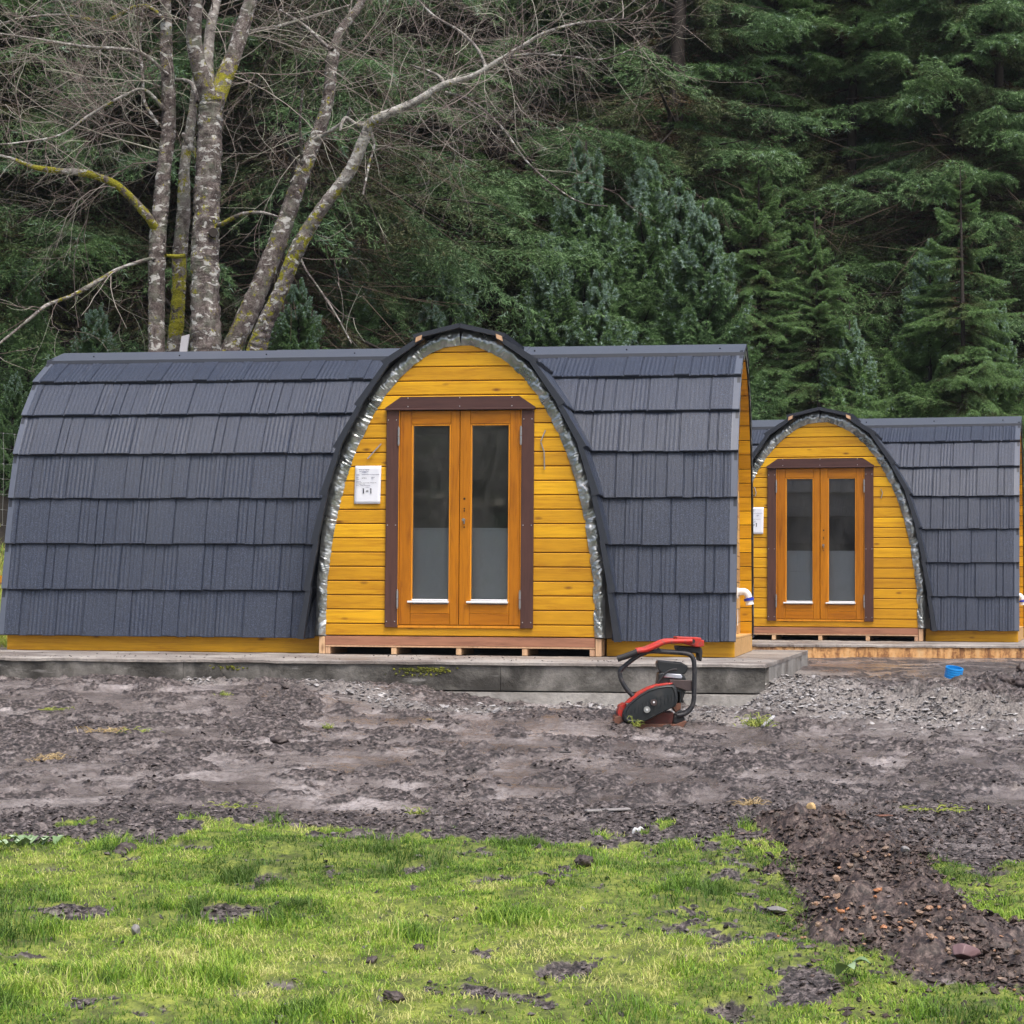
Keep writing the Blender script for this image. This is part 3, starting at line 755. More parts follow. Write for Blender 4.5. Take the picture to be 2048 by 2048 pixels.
def zones(X, Y):
    """grass, heap, gravel, clod masks (0..1)"""
    n1 = fbm(X*1.3, Y*1.3, 41, 4); n2 = fbm(X*6, Y*6, 43, 4)
    edge = 8.76 + .9*(n1-.5) + .6*(n2-.5) + .35*(fbm(X*16, Y*9, 47, 3)-.5) - .30*sstep(1.0, 1.8, X)+.12*sstep(-1.6, -2.2, X)*0
    grass = sstep(.05, -.05, Y-edge)
    hd, ht = polydist(X, Y, HP); hw = np.interp(ht, range(len(HP)), HWD)
    hh = sstep(1.0, .35, (hd/hw)*(.75+.5*n2))
    heap = sstep(1.15, .85, (hd/hw)*(.35+.8*n2+.5*fbm(X*14, Y*14, 44, 3)))
    # on the right of the heap the turf starts a little farther
    for px, py, a, b in PATCH:
        q = np.hypot((X-px)/a, (Y-py)/(b*3.2)); grass = grass*(1-sstep(1.15, .75, q*(.05+.9*n2+1.1*fbm(X*15, Y*15, 46, 3))))
    grass = grass*(1-heap)
    brk = fbm(X*9, Y*9, 45, 4, .65); grass = grass*sstep(.335, .42, n1*.28+n2*.22+brk*.50+.012*(7.8-Y))
    # mossy/grassy bank behind the pods
    bank = sstep(17.0, 17.8, Y)*sstep(-4.0, -4.3, X)*sstep(20.3, 19.6, Y)
    g1, t1 = polydist(X, Y, GP); grav = sstep(.85, .2, g1+.5*(n2-.5)+.5*(n1-.5))
    g2, _ = polydist(X, Y, GP2); grav = np.maximum(grav, .8*sstep(.28, .05, g2+.3*(n2-.5)))
    return grass, heap, hh, grav, bank, n1, n2, ht
def gheight(X, Y):
    grass, heap, hh, grav, bank, n1, n2, ht = zones(X, Y)
    z = gbase(X, Y)
    near = sstep(30, 24, Y)
    big = (fbm(X*.8, Y*.8, 5, 3)-.5)*.10*near
    # mud: smooth pans and broken clods
    cm = fbm(X*4.6+3, Y*3.6, 61, 5, .68)+.10*(fbm(X*.9, Y*.6, 62, 2)-.5)
    clod = sstep(.455, .57, cm*.7+n2*.3)
    clod = np.maximum(clod, sstep(.45, .1, np.abs(Y-8.98-.9*(n1-.5)))*.9)
    cd, _ = polydist(X, Y, CL); cl2 = sstep(.62, .2, cd+.6*(n2-.5)); clod = np.maximum(clod, cl2)
    r1 = 1-np.abs(fbm(X*11, Y*11, 71, 4)*2-1); r2 = fbm(X*26, Y*26, 77, 3)
    mud = clod*(.034*(r1-.55)+.036*(r2-.5)+.010) + .060*(fbm(X*.8+7, (Y+.3*np.sin(X*.9)+.25*X*sstep(0, 2, X))*6.5, 64, 3)-.5) + (1-clod)*(.012*(r2-.5)+.020*(fbm(X*3, Y*3, 91, 2)-.5))
    mudz = (1-grass)*sstep(19, 15, Y)*mud
    hz = hh*(.025+.12*(fbm(X*5, Y*5, 15, 3)-.35)) + heap*(.060*(r1-.5)+.045*(r2-.5))
    hz = hz + cl2*(.05+.09*(r1-.5)+.05*(r2-.5))
    gz = grass*(.05*(fbm(X*4.5, Y*4.5, 25, 3)-.4)+.012)
    bz = bank*.12*(fbm(X*4, Y*4, 33, 3)-.3) + sstep(19, 22, Y)*.5*(fbm(X*.6, Y*.6, 8, 3)-.5)*sstep(0, 1, hill0(X, Y)*2)
    return z+big+mudz+hz+gz+bz+grav*.012*(r2-.3), dict(grass=grass, heap=heap, grav=grav, bank=bank, clod=np.clip(np.maximum(np.maximum(clod, heap), sstep(8.75, 8.45, Y)), 0, 1)*(1-grass))

def axis(segs):
    out = []
    for a, b, s in segs: out.append(np.arange(a, b-1e-6, s))
    out.append(np.array([segs[-1][1]])); return np.concatenate(out)
gx = axis([(-90, -20, 7), (-20, -8, 1.0), (-8, -4.4, .2), (-4.4, 3.7, .018), (3.7, 6.6, .05), (6.6, 9, .3), (9, 20, 1.0), (20, 90, 7)])
gy = axis([(-60, -6, 6), (-6, 4.6, .53), (4.6, 5.4, .08), (5.4, 15.0, .018), (15, 17, .06), (17, 28, .09), (28, 60, .8), (60, 120, 6)])
GX, GY = np.meshgrid(gx, gy)
GZ, GA = gheight(GX, GY)
nxg = len(gx); ii, jj = np.meshgrid(np.arange(len(gy)-1), np.arange(nxg-1), indexing='ij')
GF = np.stack([ii*nxg+jj, ii*nxg+jj+1, (ii+1)*nxg+jj+1, (ii+1)*nxg+jj], -1).reshape(-1, 4)
def hat(x, y):
    x = np.asarray(x, float); y = np.asarray(y, float)
    i = np.clip(np.searchsorted(gx, x)-1, 0, len(gx)-2); j = np.clip(np.searchsorted(gy, y)-1, 0, len(gy)-2)
    fx = (x-gx[i])/(gx[i+1]-gx[i]); fy = (y-gy[j])/(gy[j+1]-gy[j])
    return (GZ[j, i]*(1-fx)+GZ[j, i+1]*fx)*(1-fy)+(GZ[j+1, i]*(1-fx)+GZ[j+1, i+1]*fx)*fy

def m_ground():
    s = NT('wet_mud_and_turf'); v = s.co()
    g, c, gr, hp, bk = s.attr('grass'), s.attr('clod'), s.attr('grav'), s.attr('heap'), s.attr('bank')
    n = s.noise(v, 2.2, 5, .6); nf = s.noise(v, 38, 5, .7); nm = s.noise(v, 9, 5, .65)
    smooth = s.ramp(n, [(.32, (.085, .071, .065)), (.5, (.172, .150, .143)), (.68, (.34, .31, .305))])  # smooth mud; its paleness includes sky sheen put into the colour
    smooth = s.mix(s.rng(nf, .47, .62, 0, .6), smooth, (.07, .054, .050))
    dark = s.ramp(nf, [(.38, (.011, .009, .008)), (.5, (.052, .042, .039)), (.64, (.20, .17, .165))])
    cc = s.rng(s.mth('ADD', c, s.rng(nm, .3, .7, -.35, .35)), .28, .62, 0, 1)
    col = s.mix(cc, smooth, dark)
    heapc = s.ramp(nf, [(.36, (.012, .008, .007)), (.5, (.050, .034, .029)), (.66, (.16, .12, .105))])
    col = s.mix(hp, col, heapc)
    gravc = s.ramp(s.voro(v, 70).outputs['Distance'], [(0, (.34, .32, .30)), (.5, (.20, .185, .175)), (.9, (.06, .052, .05))])
    col = s.mix(s.mth('MULTIPLY', gr, .8), col, gravc)
    turf = s.ramp(s.mth('ADD', s.mth('MULTIPLY', nm, .6), s.mth('MULTIPLY', nf, .4)), [(.36, (.03, .032, .012)), (.5, (.11, .145, .022)), (.66, (.27, .31, .05))])
    col = s.mix(s.rng(s.mth('ADD', g, s.rng(nf, .3, .7, -.3, .3)), .3, .6), col, turf)
    moss = s.ramp(nf, [(.3, (.10, .12, .02)), (.5, (.30, .30, .05)), (.7, (.42, .36, .14))])
    col = s.mix(bk, col, moss)
    # needle litter on the wooded slope, near-black with the forest shade painted in
    far = s.attr('slope')
    litter = s.ramp(nf, [(.35, (.004, .003, .002)), (.65, (.014, .010, .006))])
    col = s.mix(far, col, litter)
    rg = s.mix(cc, s.mix(n, (.10,)*3, (.30,)*3), (.50,)*3); rg = s.mix(s.mth('MAXIMUM', s.mth('MAXIMUM', g, far), s.mth('MAXIMUM', bk, gr)), rg, (.85,)*3)
    s.set(col=col, rough=rg, spec=.5)
    s.bump(s.mth('ADD', nf, s.mth('MULTIPLY', s.noise(v, 120, 3, .6), .5)), .55, .012)
    return s.m
GA['slope'] = sstep(.05, .5, hill0(GX, GY))*(1-GA['bank'])
MAT['ground'] = m_ground()
gme = np_mesh('ground', np.stack([GX, GY, GZ], -1).reshape(-1, 3), GF, {k: v.ravel() for k, v in GA.items()}, True)
tag(link('ground', gme, MAT['ground']), kind='structure')

# ---- mud crumbs, stones and gravel as chunk scatters
def chunks(name, P, size, mat, flat=.6, seed=0, attr=None, sharp=False):
    r = np.random.default_rng(seed); n = len(P)
    if sharp: base = np.array([(1, 0, .1), (.2, .9, 0), (-.9, .35, .1), (-.5, -.8, 0), (.5, -.7, .15), (.1, 0, .8), (-.2, .1, -.6)]); F0 = [(0, 1, 5), (1, 2, 5), (2, 3, 5), (3, 4, 5), (4, 0, 5), (1, 0, 6), (2, 1, 6), (3, 2, 6), (4, 3, 6), (0, 4, 6)]
    else:
        ph = (1+5**.5)/2
        base = np.array([(-1, ph, 0), (1, ph, 0), (-1, -ph, 0), (1, -ph, 0), (0, -1, ph), (0, 1, ph), (0, -1, -ph), (0, 1, -ph), (ph, 0, -1), (ph, 0, 1), (-ph, 0, -1), (-ph, 0, 1)])/1.9
        F0 = [(0,11,5),(0,5,1),(0,1,7),(0,7,10),(0,10,11),(1,5,9),(5,11,4),(11,10,2),(10,7,6),(7,1,8),(3,9,4),(3,4,2),(3,2,6),(3,6,8),(3,8,9),(4,9,5),(2,4,11),(6,2,10),(8,6,7),(9,8,1)]
    F0 = np.array(F0); k = len(base)
    V = base[None]*(1+.45*(r.random((n, k, 1))-.5)*1.4)
    V = V*np.stack([1+.5*r.random(n), .7+.4*r.random(n), flat*(.6+.7*r.random(n))], -1)[:, None, :]
    a = r.random(n)*6.28; c, s = np.cos(a)[:, None], np.sin(a)[:, None]
    b = (r.random(n)-.5)*(1.2 if sharp else .7); cb, sb = np.cos(b)[:, None], np.sin(b)[:, None]
    x, y, z = V[..., 0], V[..., 1], V[..., 2]
    x, z = x*cb-z*sb, x*sb+z*cb
    V = np.stack([x*c-y*s, x*s+y*c, z], -1)*np.asarray(size)[:, None, None] + P[:, None, :]
    F = (F0[None]+(np.arange(n)*k)[:, None, None]).reshape(-1, 3)
    at_ = {'var': np.repeat(r.random(n) if attr is None else attr, k)}
    return np_mesh(name, V.reshape(-1, 3), F, at_, False)
def m_chunk(name, stops, rough=.6):
    s = NT(name); v = s.attr('var'); n = s.noise(s.co(), 90, 4, .6)
    s.set(col=s.ramp(s.mth('ADD', s.mth('MULTIPLY', v, .8), s.mth('MULTIPLY', n, .2)), stops), rough=rough); s.bump(n, .6, .01); return s.m
MAT['crumb'] = m_chunk('mud_crumb', [(0, (.014, .011, .010)), (.45, (.050, .040, .039)), (.8, (.13, .11, .11)), (1, (.27, .24, .24))], .55)
MAT['heap_crumb'] = m_chunk('heap_crumb', [(0, (.010, .006, .005)), (.45, (.034, .022, .018)), (.8, (.085, .058, .048)), (1, (.18, .13, .11))], .6)
MAT['chip'] = m_chunk('stone_chip', [(0, (.07, .065, .065)), (.4, (.19, .18, .18)), (.75, (.34, .33, .33)), (1, (.55, .54, .53))], .45)
MAT['pebble'] = m_chunk('orange_pebble', [(0, (.10, .07, .05)), (.5, (.26, .18, .13)), (.75, (.34, .19, .11)), (.9, (.42, .17, .07)), (1, (.50, .42, .34))], .4)
def scatter(n, x0, x1, y0, y1, dens, seed, pw=1.0):
    r = np.random.default_rng(seed); X = r.uniform(x0, x1, n); Y = r.uniform(y0, y1, n)
    lim = np.abs(X) < Y*.2422+(.35 if x1 != 4.2 else 1.6)
    X, Y = X[lim], Y[lim]
    _, A = gheight(X, Y); p = dens(X, Y, A)
    k = r.random(len(X)) < p; return X[k], Y[k]
X, Y = scatter(190000, -3.9, 4.55, 8.0, 16.2, lambda X, Y, A: np.clip(A['clod'], .10, 1)*(1-A['heap'])*(1-A['grass'])*sstep(.44, .66, fbm(X*3.4, Y*2.8, 13, 4, .6)), 1)
r_ = np.random.default_rng(2); sz = .002+.013*r_.random(len(X))**5.5
tag(link('mud_crumbs', chunks('mud_crumbs', np.stack([X, Y, hat(X, Y)+sz*.2], -1), sz, 0, .7, 3, None, True), MAT['crumb']), kind='stuff')
X, Y = scatter(260000, .9, 3.2, 5.0, 9.6, lambda X, Y, A: np.maximum(A['heap'], .10*(np.abs(X-1.9) < 1))*sstep(.32, .6, fbm(X*7, Y*7, 14, 3)), 5)
sz = .0018+.014*r_.random(len(X))**7
tag(link('heap_crumbs', chunks('heap_crumbs', np.stack([X, Y, hat(X, Y)+sz*.25], -1), sz, 0, .8, 6, None, True), MAT['heap_crumb']), kind='stuff')
X, Y = scatter(60000, -3.9, 4.4, 10.5, 15.6, lambda X, Y, A: A['grav']**1.3, 7)
X = X[:16000]; Y = Y[:16000]
sz = .005+.019*r_.random(len(X))**3
tag(link('gravel', chunks('gravel', np.stack([X, Y, hat(X, Y)+sz*.25], -1), sz, MAT['chip'], .45, 8, None, True), MAT['chip']), kind='stuff')
pc = [ground_at(*p) for p in ((1740, 1860), (1800, 1895), (1900, 1920), (1720, 1750), (1700, 1870), (2000, 1960), (1660, 1880))]
X = np.concatenate([p[0]+r_.normal(0, .11, 36) for p in pc]); Y = np.concatenate([p[1]+r_.normal(0, .13, 36) for p in pc])
sz = .004+.009*r_.random(len(X))**2
tag(link('pebbles', chunks('pebbles', np.stack([X, Y, hat(X, Y)+sz*.9], -1), sz, MAT['pebble'], .7, 9), MAT['pebble']), kind='stuff')

X, Y = scatter(90000, -2.7, 3.0, 5.0, 9.4, lambda X, Y, A: (1-A['grass'])*(1-A['heap'])*.9+.02, 51)
sz = .0022+.011*np.random.default_rng(52).random(len(X))**4
tag(link('turf_crumbs', chunks('turf_crumbs', np.stack([X, Y, hat(X, Y)+sz*.3], -1), sz, 0, .75, 53, None, True), MAT['crumb']), kind='stuff')
# ---- grass
def m_grass():
    s = NT('grass_blade'); v = s.attr('var'); t = s.attr('tip')
    c = s.ramp(v, [(0, (.045, .12, .020)), (.28, (.11, .25, .030)), (.58, (.26, .44, .045)), (.86, (.42, .55, .085)), (1, (.62, .60, .25))])
    c = s.mix(s.rng(t, 0, 1, .0, .25), c, (.42, .50, .10))
    s.set(col=c, rough=.5, spec=.35)
    tr = s.n('ShaderNodeBsdfTranslucent', inp={0: c}); mx = s.n('ShaderNodeMixShader', inp={0: .35, 1: s.b.outputs[0], 2: tr.outputs[0]})
    out = [n for n in s.t.nodes if n.type == 'OUTPUT_MATERIAL'][0]; s.l(mx.outputs[0], out.inputs[0]); return s.m
MAT['grass'] = m_grass()
def grass_mesh(name, X, Y, ln, wd, lean, var, seed):
    r = np.random.default_rng(seed); n = len(X); Z = hat(X, Y)-.004
    a = r.random(n)*6.283; ca, sa = np.cos(a), np.sin(a)
    la = a+r.normal(0, .5, n)+1.57; lx, ly = np.cos(la)*lean, np.sin(la)*lean
    V = np.zeros((n, 5, 3)); T = np.zeros((n, 5))
    for k, (f, w, bend) in enumerate(((0, 1, 0), (0, 1, 0), (.5, .85, .28), (.5, .85, .28), (1, 0, 1))):
        sg = (-1 if k % 2 == 0 else 1)*(0 if k == 4 else 1)
        V[:, k, 0] = X+ca*wd*w*.5*sg+lx*ln*bend; V[:, k, 1] = Y+sa*wd*w*.5*sg+ly*ln*bend
        V[:, k, 2] = Z+ln*f*np.sqrt(np.clip(1-(lean*bend)**2*.6, .1, 1)); T[:, k] = f
    b = np.arange(n)[:, None]*5
    F = np.concatenate([b+np.array([[0, 1, 3]]), b+np.array([[0, 3, 2]]), b+np.array([[2, 3, 4]])])
    return np_mesh(name, V.reshape(-1, 3), F, {'var': np.repeat(var, 5), 'tip': T.ravel()})
def gden(X, Y, A):
    return A['grass']*(.25+.75*sstep(.40, .6, fbm(X*6, Y*6, 23, 4, .6)))
X, Y = scatter(520000, -3.1, 4.2, 5.0, 9.7, gden, 21)
n = len(X); hn = fbm(X*3.2, Y*3.2, 25, 3); cn = fbm(X*1.1, Y*1.1, 29, 3); cn2 = fbm(X*7, Y*7, 30, 3)
tall = sstep(.55, .75, hn)
ln = (.010+.018*r_.random(n)+.045*tall*r_.random(n))*(.8+.6*hn)
var = np.clip(.50+1.8*(cn-.5)+1.5*(cn2-.5)+r_.normal(0, .24, n)-.2*tall, 0, 1)
tag(link('grass', grass_mesh('grass', X, Y, ln, .0022+.0022*r_.random(n), .35+.75*r_.random(n), var, 22), MAT['grass']), kind='stuff')
# wispy stems and tufts in the mud and on the bank
X, Y = scatter(60000, -7.5, -3.9, 16.8, 23.5, lambda X, Y, A: A['bank'], 31)
n = len(X)
tag(link('bank_grass', grass_mesh('bank_grass', X, Y, .04+.12*r_.random(n)**2, .005+.003*r_.random(n), .4+.7*r_.random(n), np.clip(.8+.25*r_.normal(0, 1, n), .2, 1), 32), MAT['grass']), kind='stuff')

# ================================================================ SLABS
def m_conc(name, c0, c1, wet, seedv=0, rust=False):
    s = NT(name); v = s.co(); n = s.noise(v, 1.6+seedv, 6, .65, .4); f = s.noise(v, 45, 5, .7)
    col = s.ramp(n, [(.40, wet), (.50, c0), (.62, c1)])
    col = s.mix(s.rng(f, .45, .7, 0, .35), col, tuple(a*.45 for a in c0))
    pale = s.rng(s.noise(s.co((1, 1, 5)), 2.6, 5, .7), .62, .72); col = s.mix(s.mth('MULTIPLY', pale, .45), col, (.42, .41, .40))
    if rust:
        rn = s.noise(s.co((7, 7, 1.2)), 1.5, 5, .7)
        col = s.ramp(s.mth('ADD', s.mth('MULTIPLY', rn, .75), s.mth('MULTIPLY', f, .25)), [(.34, (.07, .035, .02)), (.44, (.28, .13, .05)), (.52, (.62, .34, .13)), (.66, (.66, .46, .25))])
    s.set(col=col, rough=s.rng(n, .35, .6, .42, .8)); s.bump(s.mth('ADD', f, s.mth('MULTIPLY', s.noise(v, 9, 4), .8)), .6, .012); return s.m
MAT['conc_top'] = m_conc('concrete_deck', (.27, .245, .225), (.36, .335, .31), (.17, .145, .13))
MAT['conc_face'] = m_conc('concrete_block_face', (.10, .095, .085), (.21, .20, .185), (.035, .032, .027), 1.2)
MAT['conc_foot'] = m_conc('concrete_footing', (.24, .23, .215), (.33, .32, .30), (.13, .12, .11), .8)
MAT['conc_rust'] = m_conc('rust_stained_edge', (.5, .3, .12), (.6, .4, .2), (.2, .1, .05), 0, True)
MAT['moss'] = m_chunk('moss', [(0, (.03, .035, .008)), (.5, (.09, .10, .012)), (1, (.24, .25, .02))], .9)
ZT = CAMZ-.3831
def on_z(px, py, z):
    d = ray(px, py); k = (z-CAMZ)/d[2]; return Vector((d[0]*k, d[1]*k, z))
def slab(name, A, B, C, D, z, blocks, mats, foot, label, th=.2, grp=None, x0=0):
    """A,B front edge left/right; C,D back right/left"""
    root = empty(name, (A[0], A[1], 0), 0, label=label, cat='concrete plinth')
    o = Vector((A[0], A[1], 0)); A, B, C, D = [Vector((p[0], p[1], 0))-o for p in (A, B, C, D)]
    mb = MB(); zt = z-.002
    ax = (B-A).normalized()
    def quadbox(P, z0, z1, m):
        mb.add([(p.x, p.y, z0) for p in P]+[(p.x, p.y, z1) for p in P], [(0,3,2,1),(4,5,6,7),(0,1,5,4),(1,2,6,5),(2,3,7,6),(3,0,4,7)], m)
    # deck with a slightly ragged front lip
    n = 260; r = random.Random(5)
    fr = [A.lerp(B, i/n) for i in range(n+1)]; bk = [D.lerp(C, i/n) for i in range(n+1)]
    vs = []; 
    for i in range(n+1):
        j = .012*(vnoise(i*.31, 1.7, 3)-.5)+.006*r.random(); p = fr[i]+Vector((0, -.015+j, 0)); zz = zt+.006*(vnoise(i*.2, 9.1, 4)-.5)
        vs += [(p.x, p.y, zz-.026), (p.x, p.y, zz-.008), (p.x, p.y+.012, zz), (bk[i].x, bk[i].y, zt), (bk[i].x, bk[i].y, zt-.026)]
    fs = []
    for i in range(n):
        for k in range(4): fs.append((i*5+k, (i+1)*5+k, (i+1)*5+k+1, i*5+k+1))
        fs.append((i*5+4, (i+1)*5+4, (i+1)*5, i*5))
    fs += [(0, 1, 2, 3, 4), tuple(n*5+k for k in (4, 3, 2, 1, 0))]
    mb.add(vs, fs, 0); mb.build('deck', [mats[0]], root)
    mb = MB(); x = 0; L = (B-A).length; dd = (D-A)
    k = 0
    while x < L-.02:
        w = min(blocks if k or not x0 else x0, L-x); P0 = A+ax*(x+.0015); P1 = A+ax*(x+w-.0015); yo = .002*(k % 3)
        mb.tone = random.random(); off = Vector((0, yo, 0))
        quadbox([P0+off, P1+off, P1+Vector((0, .3, 0)), P0+Vector((0, .3, 0))], z-th, zt-.0275, 0); x += w; k += 1
    # side wall
    sx = (C-B).normalized(); Ls = (C-B).length; inn = Vector((-sx.y, sx.x, 0))
    a_ = B+sx*.305; quadbox([a_+inn*.3-inn*.298, a_+inn*.3, C+inn*.3, C+inn*.002], z-th, zt-.0275, 1)
    mb.build('block_wall', [mats[1], MAT['conc_foot']], root)
    if foot:
        mb = MB(); P0 = A+Vector((0, -.06, 0)); P1 = B+Vector((.02, -.07, 0))
        n = 120; vs = []
        for i in range(n+1):
            p = P0.lerp(P1, i/n); j = .03*(fbm(i*.13, .3, 7, 3)-.5)
            vs += [(p.x, p.y+j-.05, z-th-.20), (p.x, p.y+j, z-th-.014+j*.3), (p.x, p.y+.20, z-th-.004), (p.x, p.y+.20, z-th-.2)]
        fs = [(i*4+k, (i+1)*4+k, (i+1)*4+(k+1) % 4, i*4+(k+1) % 4) for i in range(n) for k in range(4)]+[(0, 1, 2, 3), (n*4+3, n*4+2, n*4+1, n*4)]
        mb.add(vs, fs, 0); mb.build('footing', [mats[2]], root)
    return root
pA = on_z(0, 1312.5, ZT); pB = on_z(1531, 1327, ZT); pC = on_z(1616, 1300, ZT)
dAB = (pB-pA).normalized(); A = pA-dAB*1.6
Dp = pC-dAB*((pB-A).length+.3)
sl1 = slab('concrete_plinth', A, pB, pC, Dp, ZT, 2.2, (MAT['conc_top'], MAT['conc_face'], MAT['conc_foot']), True, 'long grey concrete block plinth under the nearer pod, with mossy damp front face', x0=2.9)
Z2 = CAMZ-.3591
qA = on_z(1300, 1286, Z2); qB = on_z(2180, 1291, Z2)
sl2 = slab('concrete_plinth', qA, qB, qB+Vector((.8, 6.6, 0)), qA+Vector((-.9, 6.6, 0)), Z2, 3.0, (MAT['conc_top'], MAT['conc_rust'], MAT['conc_foot']), False, 'low concrete slab with an orange rust-stained edge under the farther pod', .19)
# grit trodden onto the front of the deck
rg_ = np.random.default_rng(91); k_ = 700; u_ = rg_.random(k_); w_ = rg_.random(k_)**1.6*1.25
gpts = np.array([[A.x+(pB.x-A.x)*a_+.05*b_, A.y+(pB.y-A.y)*a_+b_+.02, ZT+.001] for a_, b_ in zip(u_, w_)]); gpts = gpts[(fbm(gpts[:, 0]*2, gpts[:, 1]*3, 3, 3) > .47)]
gs = .003+.008*np.random.default_rng(92).random(len(gpts))**3
tag(link('deck_grit', chunks('deck_grit', gpts, gs, 0, .5, 93, None, True), MAT['crumb']), kind='stuff')
# moss cushions on the block face
mp = []
for cx, cy, w, h, k in ((455, 1330, 30, 12, 90), (845, 1338, 60, 12, 260), (880, 1340, 14, 6, 60), (430, 1322, 20, 4, 30), (600, 1327, 30, 5, 26)):
    for _ in range(k):
        px = cx+random.gauss(0, w*.5); py = cy+random.gauss(0, h*.45); Yf = None
        d = ray(px, py); t = ((pA.x-0)*dAB.y-(pA.y-0)*dAB.x)/(d[0]*dAB.y-d[1]*dAB.x); mp.append((d[0]*t, d[1]*t+.004, d[2]*t+CAMZ))
mp = np.array(mp); mp = mp[(mp[:, 2] < ZT-.05) & (mp[:, 2] > ZT-.19)]
o = link('moss', chunks('moss', mp, .004+.008*np.random.default_rng(3).random(len(mp)), None, .8, 12), MAT['moss']); tag(o, kind='stuff')
# ================================================================ SPRUCES
def m_needles():
    s = NT('spruce_needles'); t = s.attr('tip'); a = s.attr('age'); v = s.attr('var'); rr = s.rand()
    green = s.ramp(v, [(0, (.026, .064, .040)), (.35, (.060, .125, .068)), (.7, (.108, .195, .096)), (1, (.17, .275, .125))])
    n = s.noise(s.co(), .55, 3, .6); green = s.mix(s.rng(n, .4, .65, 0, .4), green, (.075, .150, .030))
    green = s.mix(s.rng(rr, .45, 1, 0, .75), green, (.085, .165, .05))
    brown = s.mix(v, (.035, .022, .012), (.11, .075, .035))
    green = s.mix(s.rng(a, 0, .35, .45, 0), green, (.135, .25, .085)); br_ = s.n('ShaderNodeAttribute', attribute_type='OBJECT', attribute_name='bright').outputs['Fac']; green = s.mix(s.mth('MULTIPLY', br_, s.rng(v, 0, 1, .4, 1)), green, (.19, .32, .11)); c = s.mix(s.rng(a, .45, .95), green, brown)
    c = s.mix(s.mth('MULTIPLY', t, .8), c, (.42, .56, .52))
    s.set(col=c, rough=.55, spec=.35)
    tr = s.n('ShaderNodeBsdfTranslucent', inp={0: c}); mx = s.n('ShaderNodeMixShader', inp={0: .22, 1: s.b.outputs[0], 2: tr.outputs[0]})
    out = [q for q in s.t.nodes if q.type == 'OUTPUT_MATERIAL'][0]; s.l(mx.outputs[0], out.inputs[0]); return s.m
MAT['needles'] = m_needles()
MAT['spruce_bark'] = plain('spruce_bark', (.026, .020, .017), .85, 0, .35, 9, .8, 30)
MAT['dead_twig'] = plain('dead_twig', (.085, .062, .045), .85, 0, .3, 6)

def bough_twigs(seed, droop=.50, up=.30, dens=1.0):
    """unit bough along +x: arrays of twig starts, ends, age"""
    r = np.random.default_rng(seed); S = []; E = []; A = []
    def P(t): return np.array([t, .04*math.sin(3*t+seed), -droop*t*t+up*t**3])
    n = int(20*dens)
    for j in range(n):
        t = .10+.90*(j+r.random()*.6)/n
        if r.random() < .06: continue
        p = P(min(t, 1))
        for sd in (-1, 1):
            ls = (.44*(1-t)**.75+.07)*r.uniform(.7, 1.2)
            an = sd*R(r.uniform(42, 66)); hang = r.uniform(.45, 1.6)
            m = 3; q = p; dirh = np.array([math.cos(an), math.sin(an), .02])
            pts = [q]
            for k in range(m):
                dirv = dirh+np.array([0, 0, -hang*(k+.6)/m]); dirv /= np.linalg.norm(dirv); q = q+dirv*ls/m; pts.append(q)
            for k in range(m): S.append(pts[k]); E.append(pts[k+1]+0); A.append(1-t*.8 if k == 0 else .6*(1-t))
            nt_ = max(1, int(ls/.052*dens))
            for u in range(nt_):
                f = (u+r.random())/nt_*m; k = min(int(f), m-1); q = pts[k]+(pts[k+1]-pts[k])*(f-k)
                for s2 in (-1, 1):
                    d = pts[k+1]-pts[k]; d = d/np.linalg.norm(d); sd2 = np.cross(d, [0, 0, 1]); sd2 /= np.linalg.norm(sd2)
                    dv = d*.75+sd2*s2*r.uniform(.5, .9)+np.array([0, 0, r.uniform(-.45, .12)]); dv /= np.linalg.norm(dv)
                    lt = r.uniform(.035, .085)*(1.1-.4*f/m)
                    S.append(q); E.append(q+dv*lt); A.append(min(1, max(0, .75-.85*t)+.25*(f/m < .25)))
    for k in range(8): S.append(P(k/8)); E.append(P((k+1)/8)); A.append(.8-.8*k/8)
    return np.array(S), np.array(E), np.array(A)
BOUGHS = [bough_twigs(s) for s in range(6)]
BOUGHS_UP = [bough_twigs(s+20, .10, .38, .8) for s in range(4)]

def needles(S, E, A, T, K, nl, nw, seed):
    r = np.random.default_rng(seed); n = len(S); D = E-S; L = np.linalg.norm(D, axis=1)+1e-6; D = D/L[:, None]
    ref = np.where(np.abs(D[:, 2:3]) > .9, np.array([[1., 0, 0]]), np.array([[0, 0, 1.]]))
    U = np.cross(D, ref); U /= np.linalg.norm(U, axis=1)[:, None]; Wv = np.cross(D, U)
    t = (np.arange(K)[None]+r.random((n, K)))/K; ang = r.random((n, K))*6.283
    rad = U[:, None]*np.cos(ang)[..., None]+Wv[:, None]*np.sin(ang)[..., None]
    base = S[:, None]+D[:, None]*(L[:, None]*t)[..., None]
    nd = D[:, None]*.75+rad*.75
    nd /= np.linalg.norm(nd, axis=2)[..., None]
    ll = nl*(.7+.6*r.random((n, K)))[..., None]
    side = np.cross(nd, rad*.3+D[:, None]+r.normal(0, .4, (n, K, 3))); side /= np.linalg.norm(side, axis=2)[..., None]+1e-9
    V = np.stack([base-side*nw*.5, base+side*nw*.5, base+nd*ll], 2)     # n,K,3,3
    N = n*K; F = np.arange(N*3).reshape(N, 3)
    vv = np.repeat(np.clip(.5+r.normal(0, .2, n), 0, 1), K*3)
    return V.reshape(-1, 3), F, np.repeat(A, K*3), np.repeat(T, K*3), vv

